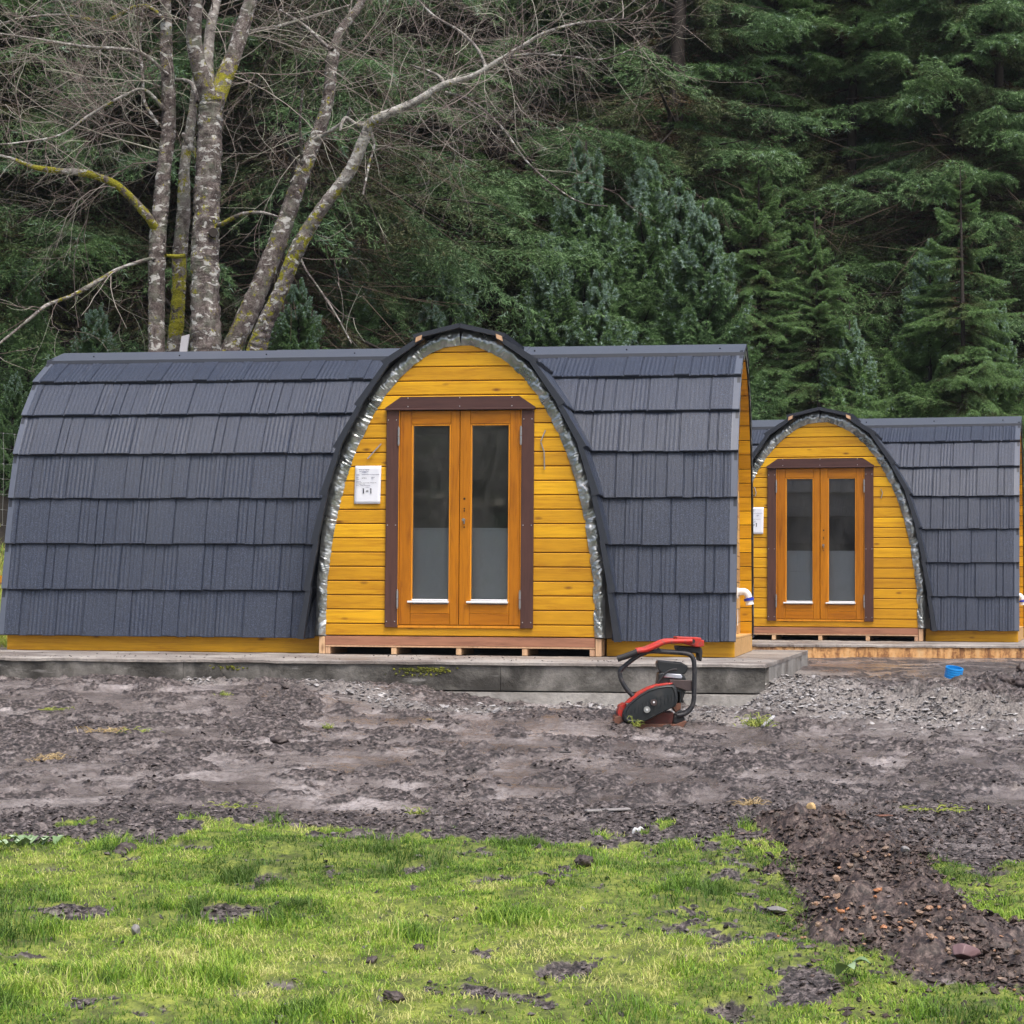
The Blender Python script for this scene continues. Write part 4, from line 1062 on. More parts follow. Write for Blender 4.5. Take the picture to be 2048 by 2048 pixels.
def tube_np(paths):
    """paths: list of (pts (m,3), radii (m,), sides)"""
    Vs = []; Fs = []; b = 0
    for P, rr, n in paths:
        P = np.asarray(P, float); m = len(P); T = np.gradient(P, axis=0); T /= np.linalg.norm(T, axis=1)[:, None]+1e-9
        ref = np.array([0, 0, 1.]) if abs(T[0, 2]) < .9 else np.array([1., 0, 0])
        U = np.cross(T, ref); U /= np.linalg.norm(U, axis=1)[:, None]+1e-9; Wv = np.cross(T, U)
        a = np.arange(n)*2*math.pi/n
        V = P[:, None]+(U[:, None]*np.cos(a)[None, :, None]+Wv[:, None]*np.sin(a)[None, :, None])*np.asarray(rr)[:, None, None]
        Vs.append(V.reshape(-1, 3)); i, j = np.meshgrid(np.arange(m-1), np.arange(n), indexing='ij')
        Fs.append(np.stack([i*n+j, i*n+(j+1) % n, (i+1)*n+(j+1) % n, (i+1)*n+j], -1).reshape(-1, 4)+b); b += m*n
    return np.concatenate(Vs), np.concatenate(Fs)

def spruce_meshes(seed, H, R0, z0, gap, per, young=False, K=7, nl=.045, nw=.013, ragged=.35):
    r = np.random.default_rng(seed); S = []; E = []; A = []; T = []; br = []
    lean = r.normal(0, .012, 2)
    z = z0
    while z < H*.985:
        f = (z-z0)/(H-z0); L = R0*((1-f)**(.8 if not young else .95))*1.0+.10
        for k in range(per):
            az = r.random()*6.283 if not young else (k+r.random()*.7)/per*6.283+z*3
            l = L*r.uniform(1-ragged, 1.15)
            if r.random() < .08: continue
            if not young and float(vnoise(az*.9+seed, z*.45, seed)) < .34: continue
            src = (BOUGHS_UP if (young or f > .8) else BOUGHS); s, e, a = src[r.integers(len(src))]
            pitch = (r.uniform(-.50, .30) if not young else r.uniform(-.1, .3))+(.55*f if young else .3*f)
            ca, sa, cp, sp = math.cos(az), math.sin(az), math.cos(pitch), math.sin(pitch)
            M = np.array([[ca*cp, -sa, -ca*sp], [sa*cp, ca, -sa*sp], [sp, 0, cp]])
            zz = z+r.uniform(-.12, .12); o = np.array([lean[0]*zz, lean[1]*zz, zz])
            sc = np.array([l, l*r.uniform(.6, .95), l*r.uniform(.7, 1.3)])
            s2 = (s*sc)@M.T+o; e2 = (e*sc)@M.T+o
            # keep terminal twigs from growing too long on large boughs
            d = e2-s2; dl = np.linalg.norm(d, axis=1); 
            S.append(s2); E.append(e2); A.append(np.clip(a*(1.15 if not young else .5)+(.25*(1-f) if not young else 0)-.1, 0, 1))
            if young:
                tipm = (a < .30)*(r.random(len(a)) < (.02+.60*sstep(.60, .92, f)))*1.0
            else: tipm = (a < .1)*(r.random(len(a)) < .10)*.5
            T.append(tipm)
            br.append((o[None]+np.linspace(0, 1, 5)[:, None]*np.array([l, 0, -l*.12])@M.T*.7, np.linspace(.010+l*.009, .004, 5), 3))
        z += gap*r.uniform(.8, 1.2)*(1-.45*f)
    # leader
    top = np.array([lean[0]*H, lean[1]*H, H])
    S.append(np.array([top-[0, 0, .5], top-[0, 0, .25]])); E.append(np.array([top-[0, 0, .25], top])); A.append(np.zeros(2)); T.append(np.ones(2)*(1 if young else .3))
    S, E, A, T = map(np.concatenate, (S, E, A, T))
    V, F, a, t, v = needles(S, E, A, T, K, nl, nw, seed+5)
    crown = np_mesh('crown', V, F, {'age': a, 'tip': t, 'var': v})
    zs = np.linspace(-.6, H, 12); tr = [(np.stack([lean[0]*zs, lean[1]*zs, zs], -1), np.maximum(.012, (H/14)*.11*(1-zs/H)**.8 + .01), 10)]
    Vt, Ft = tube_np(tr+br)
    # bare dead twigs low on the trunk
    if not young:
        dd = []
        for k in range(260):
            zz = r.uniform(.2, H*.45); az = r.random()*6.283; l = r.uniform(.5, 1.9); u = np.linspace(0, 1, 5)[:, None]
            d = np.array([math.cos(az), math.sin(az), r.uniform(-.5, .1)]); P = np.array([0, 0, zz])+u*d*l+np.array([0, 0, -1])*u*u*l*r.uniform(0, .35)+np.r_[0, r.normal(0, .03, 4)][:, None]
            dd.append((P, np.linspace(.008, .002, 5), 3))
            for q in range(4):
                k0 = r.integers(1, 4); d2 = d+r.normal(0, .7, 3); dd.append((P[k0]+np.linspace(0, 1, 3)[:, None]*d2*l*.3, np.linspace(.004, .0015, 3), 3))
        Vd, Fd = tube_np(dd); dead = np_mesh('dead_twigs', Vd, Fd)
    else: dead = None
    return crown, np_mesh('trunk', Vt, Ft, None, True), dead

VBIG = [spruce_meshes(100+i, 12.5+i*.8, 2.9+.15*i, .5, .40, 6, False, 9, .050, .0105) for i in range(4)]
VYNG = [spruce_meshes(200+i, 5.6-.35*i, 1.55+.1*i, .25, .26, 6, True, 12, .036, .0078, .25) for i in range(3)]
def spruce(v, x, y, s, rz, lab, young=False, name='spruce_tree', tilt=0, grp=None, bright=None):
    crown, trunk, dead = (VYNG if young else VBIG)[v]
    z = float(hat(x, y))-.1
    o = empty(name, (x, y, z), rz, label=lab, cat='spruce tree', group=grp or ('young spruces at the forest edge' if young else 'tall dark spruces of the forest'))
    wsc = 1 if young else rt.uniform(1.1, 1.35); o.scale = (s*wsc, s*wsc, s); o.rotation_euler = (tilt, 0, rz)
    bright = 0 if bright is None else bright
    for nm, me, m in (('crown', crown, 'needles'), ('trunk', trunk, 'spruce_bark'), ('dead_twigs', dead, 'dead_twig')):
        if me is None: continue
        c = bpy.data.objects.new(nm, me); COL.objects.link(c); c.parent = o; c['bright'] = float(bright)
        if not me.materials: me.materials.append(MAT[m])
    return o
rt = random.Random(77)
rows = [(24.3, -7.2, -1.6, 2.1), (27.8, -8.5, 9, 2.8), (30.8, -9.5, 10.5, 2.5), (34.0, -10.5, 11.5, 2.6), (37.5, -12, 13, 2.8), (41, -13, 14, 3), (46, -14, 15, 3.2)]
BIG = []
for ri, (yy, xa, xb, st) in enumerate(rows):
    x = xa+rt.uniform(0, 1)
    while x < xb:
        Y = yy+rt.uniform(-.9, .9)
        if ri == 1: Y = yy+rt.uniform(.3, 1.7)+(2.9 if -.5 < x < 3.9 else 1.9 if x >= 3.9 else 0)
        BIG.append((x, Y, ri)); x += st*rt.uniform(.8, 1.2)
BIGLAB = 'tall dark spruce standing in the crowded forest slope behind the pods'
for x, Y, ri in BIG:
    if ri == 0 and False: continue
    spruce(rt.randrange(4), x, Y, rt.uniform(.85, 1.15), rt.uniform(0, 6.28), BIGLAB, bright=(rt.choice([.1, .3, .5]) if (x > 2 and ri == 1) else rt.choice([0, .1, .3])))
def yng(px, pytop, Y, v, lab):
    p = at(px, pytop, Y); z0 = float(hat(p.x, Y))-.1; H = p.z-z0; h0 = [5.6, 5.25, 4.9][v]
    return spruce(v, p.x, Y, H/h0, rt.uniform(0, 6.28), lab, True, bright=(1.0 if px > 1600 else .3))
yng(1172, 285, 27.4, 0, 'young spruce with frosted tips, tallest of the cluster above the nearer roof')
yng(1268, 315, 27.9, 1, 'slim pale-tipped young spruce just right of the tallest frosted one')
yng(1345, 375, 28.2, 2, 'small spruce with pale leader between the cluster and the broad dark-stemmed spruce')
yng(1425, 405, 27.0, 1, 'broad young spruce just above the right end of the nearer pod')
yng(1192, 555, 26.6, 2, 'low young spruce with silvery tips, nearest above the ridge right of the porch')
yng(1100, 470, 27.0, 0, 'young spruce with silvery tips left of the tallest frosted one')
yng(890, 520, 26.9, 1, 'small dark spruce with pale tips above the porch roof')
yng(880, 605, 25.9, 2, 'very low spruce tip showing just over the porch ridge')
yng(1860, 485, 28.0, 1, 'bright green young spruce with pale leader, above the right half of the farther pod')
yng(1700, 640, 27.3, 2, 'low bright green spruce behind the porch of the farther pod')
yng(1990, 600, 27.8, 0, 'green young spruce at the right edge of the photo, behind the farther pod')
yng(700, 470, 25.0, 0, 'green spruce behind the white leaning tree, left of the porch')
yng(600, 560, 22.6, 2, 'low green spruce behind the leaning trunks')
yng(60, 520, 22.4, 1, 'blue-green young spruce at the left edge behind the wire fence')
yng(-35, 700, 21.0, 0, 'low spruce at the very left edge behind the wire fence')
yng(25, 745, 20.9, 2, 'lowest dark spruce just behind the wire fence')
yng(190, 610, 21.6, 2, 'small spruce sapling left of the bare trunks')

for px, Y, sc_, lab in ((1650, 27.3, .40, 'bright green spreading spruce behind the porch of the farther pod'), (1935, 27.5, .46, 'bright green spruce with long low boughs behind the farther pod, right end'), (1520, 27.8, .44, 'green spruce rising between the two pods')):
    p = at(px, 700, Y); spruce(2 if px < 1900 else 1, p.x, Y, sc_, px*.37, lab, bright=1.0)
# spruces on the near side of the site, seen only as the dark reflection in the door glass
for k in range(11):
    spruce(rt.randrange(4), -30+k*2.6+rt.uniform(-.5, .5), -11-rt.uniform(0, 5), rt.uniform(.9, 1.1), rt.uniform(0, 6.28), 'spruce in the tree line behind the photographer', grp='spruces behind the photographer')
# ---- damp air
hz = MB(); hz.box(-60, 60, -30, 75, -1.6, 45)
def m_haze():
    m = bpy.data.materials.new('damp_air'); m.use_nodes = True; t = m.node_tree; t.nodes.remove(t.nodes['Principled BSDF'])
    v = t.nodes.new('ShaderNodeVolumePrincipled'); v.inputs['Color'].default_value = (.86, .91, 1, 1); v.inputs['Density'].default_value = .0004; v.inputs['Anisotropy'].default_value = .2
    t.links.new(v.outputs[0], [n for n in t.nodes if n.type == 'OUTPUT_MATERIAL'][0].inputs['Volume']); return m
MAT['haze'] = m_haze(); tag(hz.build('haze', [MAT['haze']]), kind='stuff')
# ================================================================ BARE TREES
def m_bark():
    s = NT('lichen_bark'); v = s.co(); mo = s.attr('moss')
    n = s.noise(s.co((1, 1, .8)), 14, 6, .7, .4); big = s.noise(v, 3.2, 4, .6); fine = s.noise(s.co((1, 1, 3)), 60, 4, .7)
    col = s.ramp(s.mth('ADD', s.mth('MULTIPLY', n, .6), s.mth('MULTIPLY', fine, .4)), [(.36, (.026, .020, .019)), (.47, (.105, .083, .078)), (.55, (.215, .185, .175)), (.64, (.46, .44, .41))])
    gl = s.rng(s.noise(v, 6, 5, .7), .5, .66, 0, .55); col = s.mix(gl, col, (.20, .235, .175))
    wh = s.rng(s.noise(s.co((1, 1, 1.8)), 9, 3, .6, .6), .57, .61); col = s.mix(s.mth('MULTIPLY', wh, .85), col, (.62, .62, .60))
    wv = s.attr('pale'); col = s.mix(s.mth('MULTIPLY', wv, s.rng(n, .35, .6, .15, .9)), col, (.55, .54, .50))
    mc = s.ramp(fine, [(.3, (.07, .07, .008)), (.5, (.26, .25, .015)), (.7, (.50, .47, .05))])
    col = s.mix(s.rng(s.mth('ADD', mo, s.rng(s.noise(v, 11, 6, .75), .34, .66, -.85, .55)), .34, .5), col, mc)
    s.set(col=col, rough=.8, spec=.3); s.bump(s.mth('ADD', n, s.mth('MULTIPLY', fine, .6)), .9, .03); return s.m
def m_twig():
    s = NT('bare_twigs'); v = s.attr('var'); n = s.noise(s.co(), 5, 4, .6)
    col = s.ramp(s.mth('ADD', s.mth('MULTIPLY', v, .6), s.mth('MULTIPLY', n, .4)), [(.25, (.09, .062, .055)), (.45, (.20, .16, .145)), (.6, (.35, .335, .29)), (.75, (.48, .54, .38))])
    s.set(col=col, rough=.7); return s.m
MAT['bark'] = m_bark(); MAT['twig'] = m_twig()
def px_path(pts, Y, dy=0, n=6):
    """pts: (px,py,r_px[,moss,pale]) -> smooth world path with radii"""
    m = len(pts); W3 = []; 
    for i, p in enumerate(pts): W3.append(at(p[0], p[1], Y+dy*i/(m-1)))
    sp = np.array([tuple(q) for q in spline(W3, n)])
    u = np.linspace(0, m-1, len(sp)); g = lambda k, d=0: np.interp(u, range(m), [(p[k] if len(p) > k else d) for p in pts])
    return sp, g(2)*Y/F_PX, g(3), g(4)
def stem_mesh(name, paths, sides=14, rough=.10, seed=0):
    Vs, Fs, M, Pz = [], [], [], []; b = 0
    for P, rr, mo, pa in paths:
        # refine
        m = len(P); k = max(2, int(.05 and np.linalg.norm(P[1]-P[0])/.05)+1); u = np.linspace(0, m-1, (m-1)*k+1); i = np.arange(m)
        Q = np.stack([np.interp(u, i, P[:, c]) for c in range(3)], -1); r2 = np.interp(u, i, rr); mo2 = np.interp(u, i, mo); pa2 = np.interp(u, i, pa)
        V, F = tube_np([(Q, r2, sides)])
        ang = np.tile(np.arange(sides), len(Q)); L = np.repeat(np.arange(len(Q))*.05, sides)
        ctr = np.repeat(Q, sides, 0); d = V-ctr
        nz = fbm(np.cos(ang/sides*6.283)*1.6+seed, np.sin(ang/sides*6.283)*1.6+L*2.2, seed+3, 4)-.5+.6*(fbm(ang*0+seed*3.1, L*1.2, seed+9, 3)-.5)
        V = ctr+d*(1+rough*2.4*nz)[:, None]
        Vs.append(V); Fs.append(F+b); b += len(V); M.append(np.repeat(mo2, sides)); Pz.append(np.repeat(pa2, sides))
    return np_mesh(name, np.concatenate(Vs), np.concatenate(Fs), {'moss': np.concatenate(M), 'pale': np.concatenate(Pz)}, True)
def grow(r, p, d, L, rad, lvl, out, up, spread):
    n = 7 if lvl < 2 else 5; pts = [p]; st = L/(n-1); bend = r.normal(0, .14, 3)
    for k in range(n-1):
        d = d+bend+r.normal(0, .07, 3)+np.array([0, 0, up*(k/n)]); d /= np.linalg.norm(d); pts.append(pts[-1]+d*st)
    pts = np.array(pts); out.append((pts, np.linspace(rad, rad*.4, n)*.85, 4 if lvl == 0 else 3))
    if lvl >= 3: return
    nc = {0: 7, 1: 4, 2: 2.4}[lvl]; nc = max(1, int(nc*r.uniform(.6, 1.3)*min(1.4, L/ (1.3, .7, .35)[lvl])))
    for c in range(nc):
        f = r.uniform(.18, 1.0)*(n-1); k = min(int(f), n-2); q = pts[k]+(pts[k+1]-pts[k])*(f-k); dd = pts[k+1]-pts[k]; dd /= np.linalg.norm(dd)
        ax = np.cross(dd, r.normal(0, 1, 3)); ax /= np.linalg.norm(ax); nd = dd*r.uniform(.6, 1.0)+ax*r.uniform(.45, .9); nd /= np.linalg.norm(nd)
        grow(r, q, nd, L*r.uniform(.35, .62), rad*r.uniform(.5, .68), lvl+1, out, up, spread)
def twigs_from(path, n, dirf, Lr, seed, rad=.0065, up=.06, f0=0.0, f1=1.0):
    r = np.random.default_rng(seed); P = path[0]; out = []
    for _ in range(n):
        f = r.uniform(f0, f1)*(len(P)-1); k = min(int(f), len(P)-2); q = P[k]+(P[k+1]-P[k])*(f-k)
        d = np.array(dirf)+r.normal(0, 1, 3)*np.array([.55, .55, .5]); d /= np.linalg.norm(d)
        grow(r, q, d, r.uniform(*Lr), rad*r.uniform(.6, 1.2), 0, out, up, 1)
    return out
def twig_mesh(name, tw, seed):
    V, F = tube_np(tw); r = np.random.default_rng(seed)
    var = np.concatenate([np.full(len(P)*n, np.clip(.45+.18*r.normal(), 0, 1)) for P, rr, n in tw]); return np_mesh(name, V, F, {'var': var})
YB = 19.9
A_ = px_path([(312, 760, 19), (313, 704, 17), (313, 596, 17), (315, 485, 17, .1), (322, 410, 16), (328, 335, 15), (337, 261, 15), (337, 186, 14), (333, 112, 13, .2), (332, 37, 12), (328, -60, 10), (322, -200, 7)], YB, .1)
B_ = px_path([(340, 760, 18, .3), (347, 704, 16, .1), (353, 650, 15, .85), (357, 596, 14, .8), (360, 503, 15, .3), (367, 430, 14, .1, .2), (369, 335, 11, .3, .5), (380, 262, 10, .1, .3), (389, 186, 8, 0, .3), (396, 90, 7), (388, 0, 6), (380, -120, 4)], YB+.45, .2)
C_ = px_path([(413, 770, 36), (412, 704, 32), (410, 559, 29), (412, 447, 27, .15), (417, 335, 26), (421, 240, 25), (424, 200, 25, .4)], YB-.1, 0)
C1 = px_path([(423, 215, 20, .4), (408, 165, 17, .3), (395, 120, 16), (388, 75, 15), (391, 19, 14), (398, -60, 11), (402, -200, 7)], YB-.1, -.3)
C2 = px_path([(428, 215, 20, .5), (447, 160, 18, .8), (470, 104, 16), (488, 45, 15), (507, -20, 13), (540, -150, 8)], YB-.1, .4)
C3 = px_path([(424, 195, 12, .5), (416, 130, 11, 0, .4), (421, 56, 11, 0, .6), (434, 0, 9, 0, .4), (455, -90, 6)], YB+.1, .8)
D_ = px_path([(430, 765, 24), (458, 708, 21, .35), (510, 596, 20, .15), (555, 485, 19, .25), (585, 402, 17), (611, 328, 16, .3), (641, 253, 14), (658, 190, 12), (664, 123, 13), (682, 62, 10), (718, 12, 8), (745, -60, 6), (770, -160, 4)], YB+.2, .5)
E_ = px_path([(490, 770, 24, .3), (511, 708, 20, .6), (529, 652, 17, .2), (563, 578, 15, .55), (596, 496, 15, .4), (641, 421, 13, .35), (697, 347, 12, .2, .5), (726, 283, 11, 0, 1), (741, 248, 10, .3, .9), (766, 232, 9, .1, 1), (832, 203, 8, 0, 1), (886, 170, 6.5, 0, 1), (944, 153, 5.5, 0, 1), (993, 124, 4.8, 0, 1), (1047, 91, 4, 0, .9), (1089, 66, 3.2, 0, .7), (1159, 46, 2.2, 0, .4), (1262, 37, 1.3)], YB-.3, -.9)
LA = [px_path(p, YB, dy) for p, dy in (
    ([(312, 455, 10, .6), (300, 440, 9, .6), (261, 395, 8.5, .5), (224, 365, 8.5, .9), (175, 347, 8.5, .8), (134, 343, 7, .1, .6), (97, 339, 6, .7), (67, 334, 5, .8), (22, 317, 3, .2, .5), (-40, 300, 2)], -.6),
    ([(312, 516, 4, .4), (298, 518, 3.6, .4), (239, 537, 3.8, 0, .5), (201, 559, 4, .4, .4), (149, 589, 4.2, .5), (93, 611, 4, .3, .5), (56, 641, 3.2, .2), (0, 686, 2.4, 0, .6), (-40, 715, 1.5)], -.9),
    ([(335, 150, 4), (300, 118, 3.6, 0, .3), (261, 100, 3.4, 0, .4), (168, 93, 3, 0, .5), (75, 78, 2.5, 0, .6), (-10, 66, 2)], -.5),
    ([(330, 40, 4), (300, 14, 3.6, .7), (268, 14, 3.6, .8), (209, 41, 3.4, .7), (130, 30, 2.8, .3, .4), (60, 34, 2.2, 0, .5), (0, 48, 1.8)], .5),
    ([(330, 220, 4), (290, 180, 3.4, 0, .4), (250, 190, 3, .2, .5), (180, 230, 2.6, 0, .6), (120, 270, 2.2, .2, .5), (40, 285, 1.8, 0, .5), (-20, 290, 1.5)], -.7),
    ([(318, 250, 4), (290, 205, 3.6), (285, 150, 3.4), (280, 90, 3, 0, .3), (284, 30, 2.6), (290, -40, 2)], .4))]
LB = [px_path([(368, 512, 5, 1), (350, 513, 4.2, 1), (331, 511, 3.6, 1)], YB+.1, -.25)]
LC = [px_path([(430, 452, 6, .3), (446, 447, 4.6, .5), (481, 429, 4, .6), (522, 425, 3, 0, .5), (557, 434, 1.8)], YB-.1, -.5),
      px_path([(420, 335, 11, .8), (402, 318, 8, .8), (380, 290, 6), (366, 268, 4)], YB-.1, .3),
      px_path([(395, 205, 4.5), (385, 170, 4, 0, .4), (368, 160, 3.6, 0, .8), (350, 160, 3)], YB, .2),
      px_path([(486, 70, 5), (520, 58, 4, 0, .3), (559, 52, 3.4, 0, .5), (634, 30, 2.8, 0, .4), (700, 10, 2)], YB+.2, .4)]
LD = [px_path([(604, 330, 5), (602, 290, 3.6), (600, 238, 2.6), (606, 180, 2)], YB+.2, -.4),
      px_path([(630, 280, 5, 0, .5), (660, 262, 4, .2, .8), (690, 240, 3.4, 0, .9), (700, 215, 2.5, 0, .6)], YB, -.3),
      px_path([(600, 513, 2.6, .3), (612, 540, 2.1), (640, 580, 1.9), (674, 633, 1.7, 0, .2), (703, 687, 1.3, 0, .2)], YB, -.9),
      px_path([(664, 100, 5), (640, 80, 3.6, 0, .4), (610, 52, 3, 0, .5), (560, 20, 2.4)], YB+.2, .3)]
LE = [px_path([(741, 248, 5, 0, .5), (715, 250, 4.5, .2, .8), (690, 236, 3.8, 0, .9), (680, 262, 2.6, 0, .6)], YB-.5, -.2),
      px_path([(741, 262, 4), (748, 290, 2.8), (738, 330, 2.4), (726, 389, 1.8, 0, .5)], YB-.5, -.3),
      px_path([(888, 170, 4.5, 0, .8), (882, 156, 3.4, 0, .7), (862, 144, 2.8), (820, 130, 2)], YB-.8, .2),
      px_path([(972, 136, 4, 0, .8), (956, 99, 3, 0, .5), (919, 62, 2.6, 0, .4), (865, 29, 2.2), (820, -20, 1.6)], YB-.9, .4),
      px_path([(890, 186, 3.6), (940, 200, 2.6), (1000, 250, 2.2), (1060, 330, 1.8), (1150, 400, 1.4), (1215, 412, 1)], YB-.8, -.4),
      px_path([(1000, 118, 3.2, 0, .5), (1060, 108, 2.6, 0, .4), (1130, 112, 2.2), (1210, 118, 1.8), (1300, 80, 1.2)], YB-1, -.3)]
TW = {}
TW['A'] = twigs_from(A_, 26, (-1, .0, .35), (1.0, 2.1), 1, .007, .05, .4, 1)+[t for i, l in enumerate(LA) for t in twigs_from(l, (10, 9, 11, 10, 10, 8)[i], (-.8, 0, .3 if i != 1 else -.1), (.4, 1.2), 30+i, .005, .05, .15, 1)]
TW['B'] = twigs_from(B_, 8, (-.4, .2, .6), (.5, 1.1), 2, .005, .05, .45, 1)
TW['C'] = [t for i, (l, n) in enumerate(((C1, 10), (C2, 14), (C3, 8))) for t in twigs_from(l, n, (-.5 if i == 0 else .6, .1, .4), (.7, 1.7), 50+i, .0065, .05, .2, 1)]+twigs_from(C_, 5, (.8, 0, 0), (.5, 1.1), 57, .004, .02, .5, 1)+twigs_from(LC[3], 6, (.8, 0, .2), (.5, 1), 58, .005)
TW['D'] = twigs_from(D_, 24, (.55, 0, .1), (.7, 1.7), 3, .006, .03, .45, 1)+[t for i, l in enumerate(LD) for t in twigs_from(l, 6, (.6, 0, -.4), (.35, .9), 70+i, .004, .0)]
TW['E'] = twigs_from(E_, 30, (.75, 0, .2), (.6, 1.5), 4, .0055, .0, .42, 1)+twigs_from(E_, 11, (.5, 0, -.7), (.6, 1.4), 5, .005, .03, .35, .9)+[t for i, l in enumerate(LE) for t in twigs_from(l, 8, (.8, 0, -.1), (.4, 1.0), 80+i, .004, .02)]
# twigs reaching into view from crown parts above the frame
top = px_path([(560, -60, 3), (700, -70, 3), (900, -60, 3), (1100, -40, 2), (1230, -30, 2)], YB, -.5)
TW['D'] += twigs_from(top, 18, (.7, 0, -.35), (.6, 1.6), 6, .005, .02)
topl = px_path([(20, -60, 3), (150, -70, 3), (300, -60, 2)], YB, .3)
TW['A'] += twigs_from(topl, 12, (-.5, 0, -.5), (.7, 1.6), 7, .005, .03)
for key, stems, limbs, lab in (
    ('A', [A_], LA, 'leftmost bare tree, slim straight grey trunk with a mossy limb reaching left'),
    ('B', [B_], LB, 'thin bare tree with yellow moss low on its trunk, left of the thickest trunk'),
    ('C', [C_, C1, C2, C3], LC, 'thickest bare tree, straight grey trunk forking high up into three stems'),
    ('D', [D_], LD, 'dark bare tree leaning right, between the thickest trunk and the whitish leaning one'),
    ('E', [E_], LE, 'bare tree leaning far right with a whitish upper stem arching over the porch roof')):
    b0 = stems[0][0][0]; o = empty('bare_tree', (b0[0], b0[1], b0[2]-.0), 0, label=lab, cat='bare tree', group='bare trees behind the nearer pod')
    ofs = np.array([b0[0], b0[1], b0[2]])
    stems = [(P-ofs, rr, mo, pa) for P, rr, mo, pa in stems]; limbs = [(P-ofs, rr, mo, pa) for P, rr, mo, pa in limbs]
    # carry the main stem down to the ground
    P, rr, mo, pa = stems[0]; gz = float(hat(b0[0], b0[1]))-b0[2]-.1
    ext = np.array([[P[0, 0], P[0, 1], gz+(P[0, 2]-gz)*f] for f in (0, .35, .7)]); ext[:, 0] += (P[0, 0]-P[2, 0])*np.array([.6, .4, .2])
    stems[0] = (np.concatenate([ext, P]), np.r_[rr[0]*1.35, rr[0]*1.15, rr[0]*1.05, rr], np.r_[mo[0], mo[0], mo[0], mo], np.r_[0, 0, 0, pa])
    link('trunk', stem_mesh('trunk', stems, 16, .10, ord(key)), MAT['bark'], o)
    for i, l in enumerate(limbs): link('limb', stem_mesh('limb', [l], 8, .22, i+ord(key)), MAT['bark'], o)
    tw = [(P-ofs, rr, n) for P, rr, n in TW[key]]
    tag(link('twigs', twig_mesh('twigs', tw, ord(key)), MAT['twig'], o), kind='stuff')
    if key == 'C':
        mb = MB(); c = at(431, 470, YB-.1)-Vector(b0); mb.tube([c+Vector((-.06, .05, 0)), c+Vector((0, -.02, 0))+Vector((0, -.12, 0))], [.05, .042], 12); mb.build('sawn_stub', [MAT['spruce_bark']], o, smooth=True)
# pale stake standing behind the ridge
p0 = at(362, 735, 19.25); p1 = at(371, 671, 19.25); gz = float(hat(p0.x, 19.25))
st = MB(); st.tone = .8; dx = (p1.x-p0.x)/(p1.z-p0.z); hb_ = gz-.1
w = .037
st.add([(-w-dx*(p1.z-hb_), -.02, 0), (w-dx*(p1.z-hb_), -.02, 0), (w-dx*(p1.z-hb_), .02, 0), (-w-dx*(p1.z-hb_), .02, 0), (-w*.9, -.02, p1.z-hb_-.01), (w, -.02, p1.z-hb_+.01), (w, .02, p1.z-hb_+.01), (-w*.9, .02, p1.z-hb_-.01)],
       [(0, 3, 2, 1), (4, 5, 6, 7), (0, 1, 5, 4), (1, 2, 6, 5), (2, 3, 7, 6), (3, 0, 4, 7)])
MAT['stake'] = plain('weathered_stake', (.42, .42, .45), .8, 0, .15, 14)
so_ = st.build('wooden_stake', [MAT['stake']]); so_.location = (p1.x, 19.25, hb_)
tag(so_, 'short weathered grey stake sticking up over the roof ridge beside the mossy trunk', 'stake')
# ---- wire stock fence at the left edge
MAT['wire'] = plain('galvanised_wire', (.42, .43, .42), .45, .6, .15, 12)
fo = Vector((-4.30, 20.9, 0)); fd = Vector((-.50, -.866, 0))
fx = empty('wire_fence', (fo.x, fo.y, 0), 0, label='square-mesh wire fence on the bank behind the left end of the nearer pod', cat='fence')
mb = MB(); Lf = 4.2; nv = int(Lf/.15)
def fz(u): p = fo+fd*u; return float(hat(p.x, p.y)), p
rf = random.Random(3)
for k in range(nv+1):
    u = k*.15; g, p = fz(u); base = 2.22+.0*u; rel = p-fo
    mb.tube([(rel.x+rf.uniform(-.008, .008), rel.y, base+.145*j) for j in range(7)], .0016, 4, 0)
for j in range(7):
    mb.tube([(fd.x*k*.15, fd.y*k*.15, 2.22+.145*j+rf.uniform(-.004, .004)) for k in range(nv+1)], .0018, 4, 0)
for k in range(nv+1):
    for j in range(7): c = fd*k*.15; mb.box(c.x-.005, c.x+.005, c.y-.005, c.y+.005, 2.22+.145*j-.005, 2.22+.145*j+.005, 0)
mb.build('wire_mesh', [MAT['wire']], fx)
for u in (0.0, 3.6):
    g, p = fz(u); q = p-fo; mb = MB(); mb.tone = .3; mb.tube([(q.x, q.y, g-.3), (q.x, q.y, 3.22)], [.045, .04], 10, 0); mb.build('post', [MAT['spruce_bark']], fx)
# ================================================================ PLATE COMPACTOR
MAT['red'] = plain('red_paint', (.50, .028, .018), .45, 0, .2, 14, .2, 60, ((.11, .085, .075), .9))
MAT['black_tube'] = plain('black_tube', (.022, .023, .028), .42, 0, .3, 14, .15, 60, ((.11, .095, .09), .6))
MAT['rust_red'] = plain('muddy_red_paint', (.12, .03, .024), .6, 0, .4, 10, .3, 60, ((.08, .06, .052), .95))
MAT['rubber'] = plain('black_rubber', (.018, .018, .02), .65, 0, .2, 20)
MAT['guard'] = plain('black_belt_guard', (.012, .016, .019), .45, 0, .25, 9, .2, 50, ((.06, .056, .052), .4))
MAT['rust'] = plain('muddy_rusty_steel', (.16, .07, .045), .7, .2, .35, 16, .4, 60, ((.07, .055, .05), .9))
MAT['engine'] = plain('engine_black', (.03, .034, .038), .4, .2, .25, 20)
MAT['bracket'] = plain('dull_bracket', (.075, .055, .055), .55, .3, .25, 14, .2, 60)
MAT['decal'] = plain('silver_cover', (.55, .58, .68), .3, .5, .1, 12)
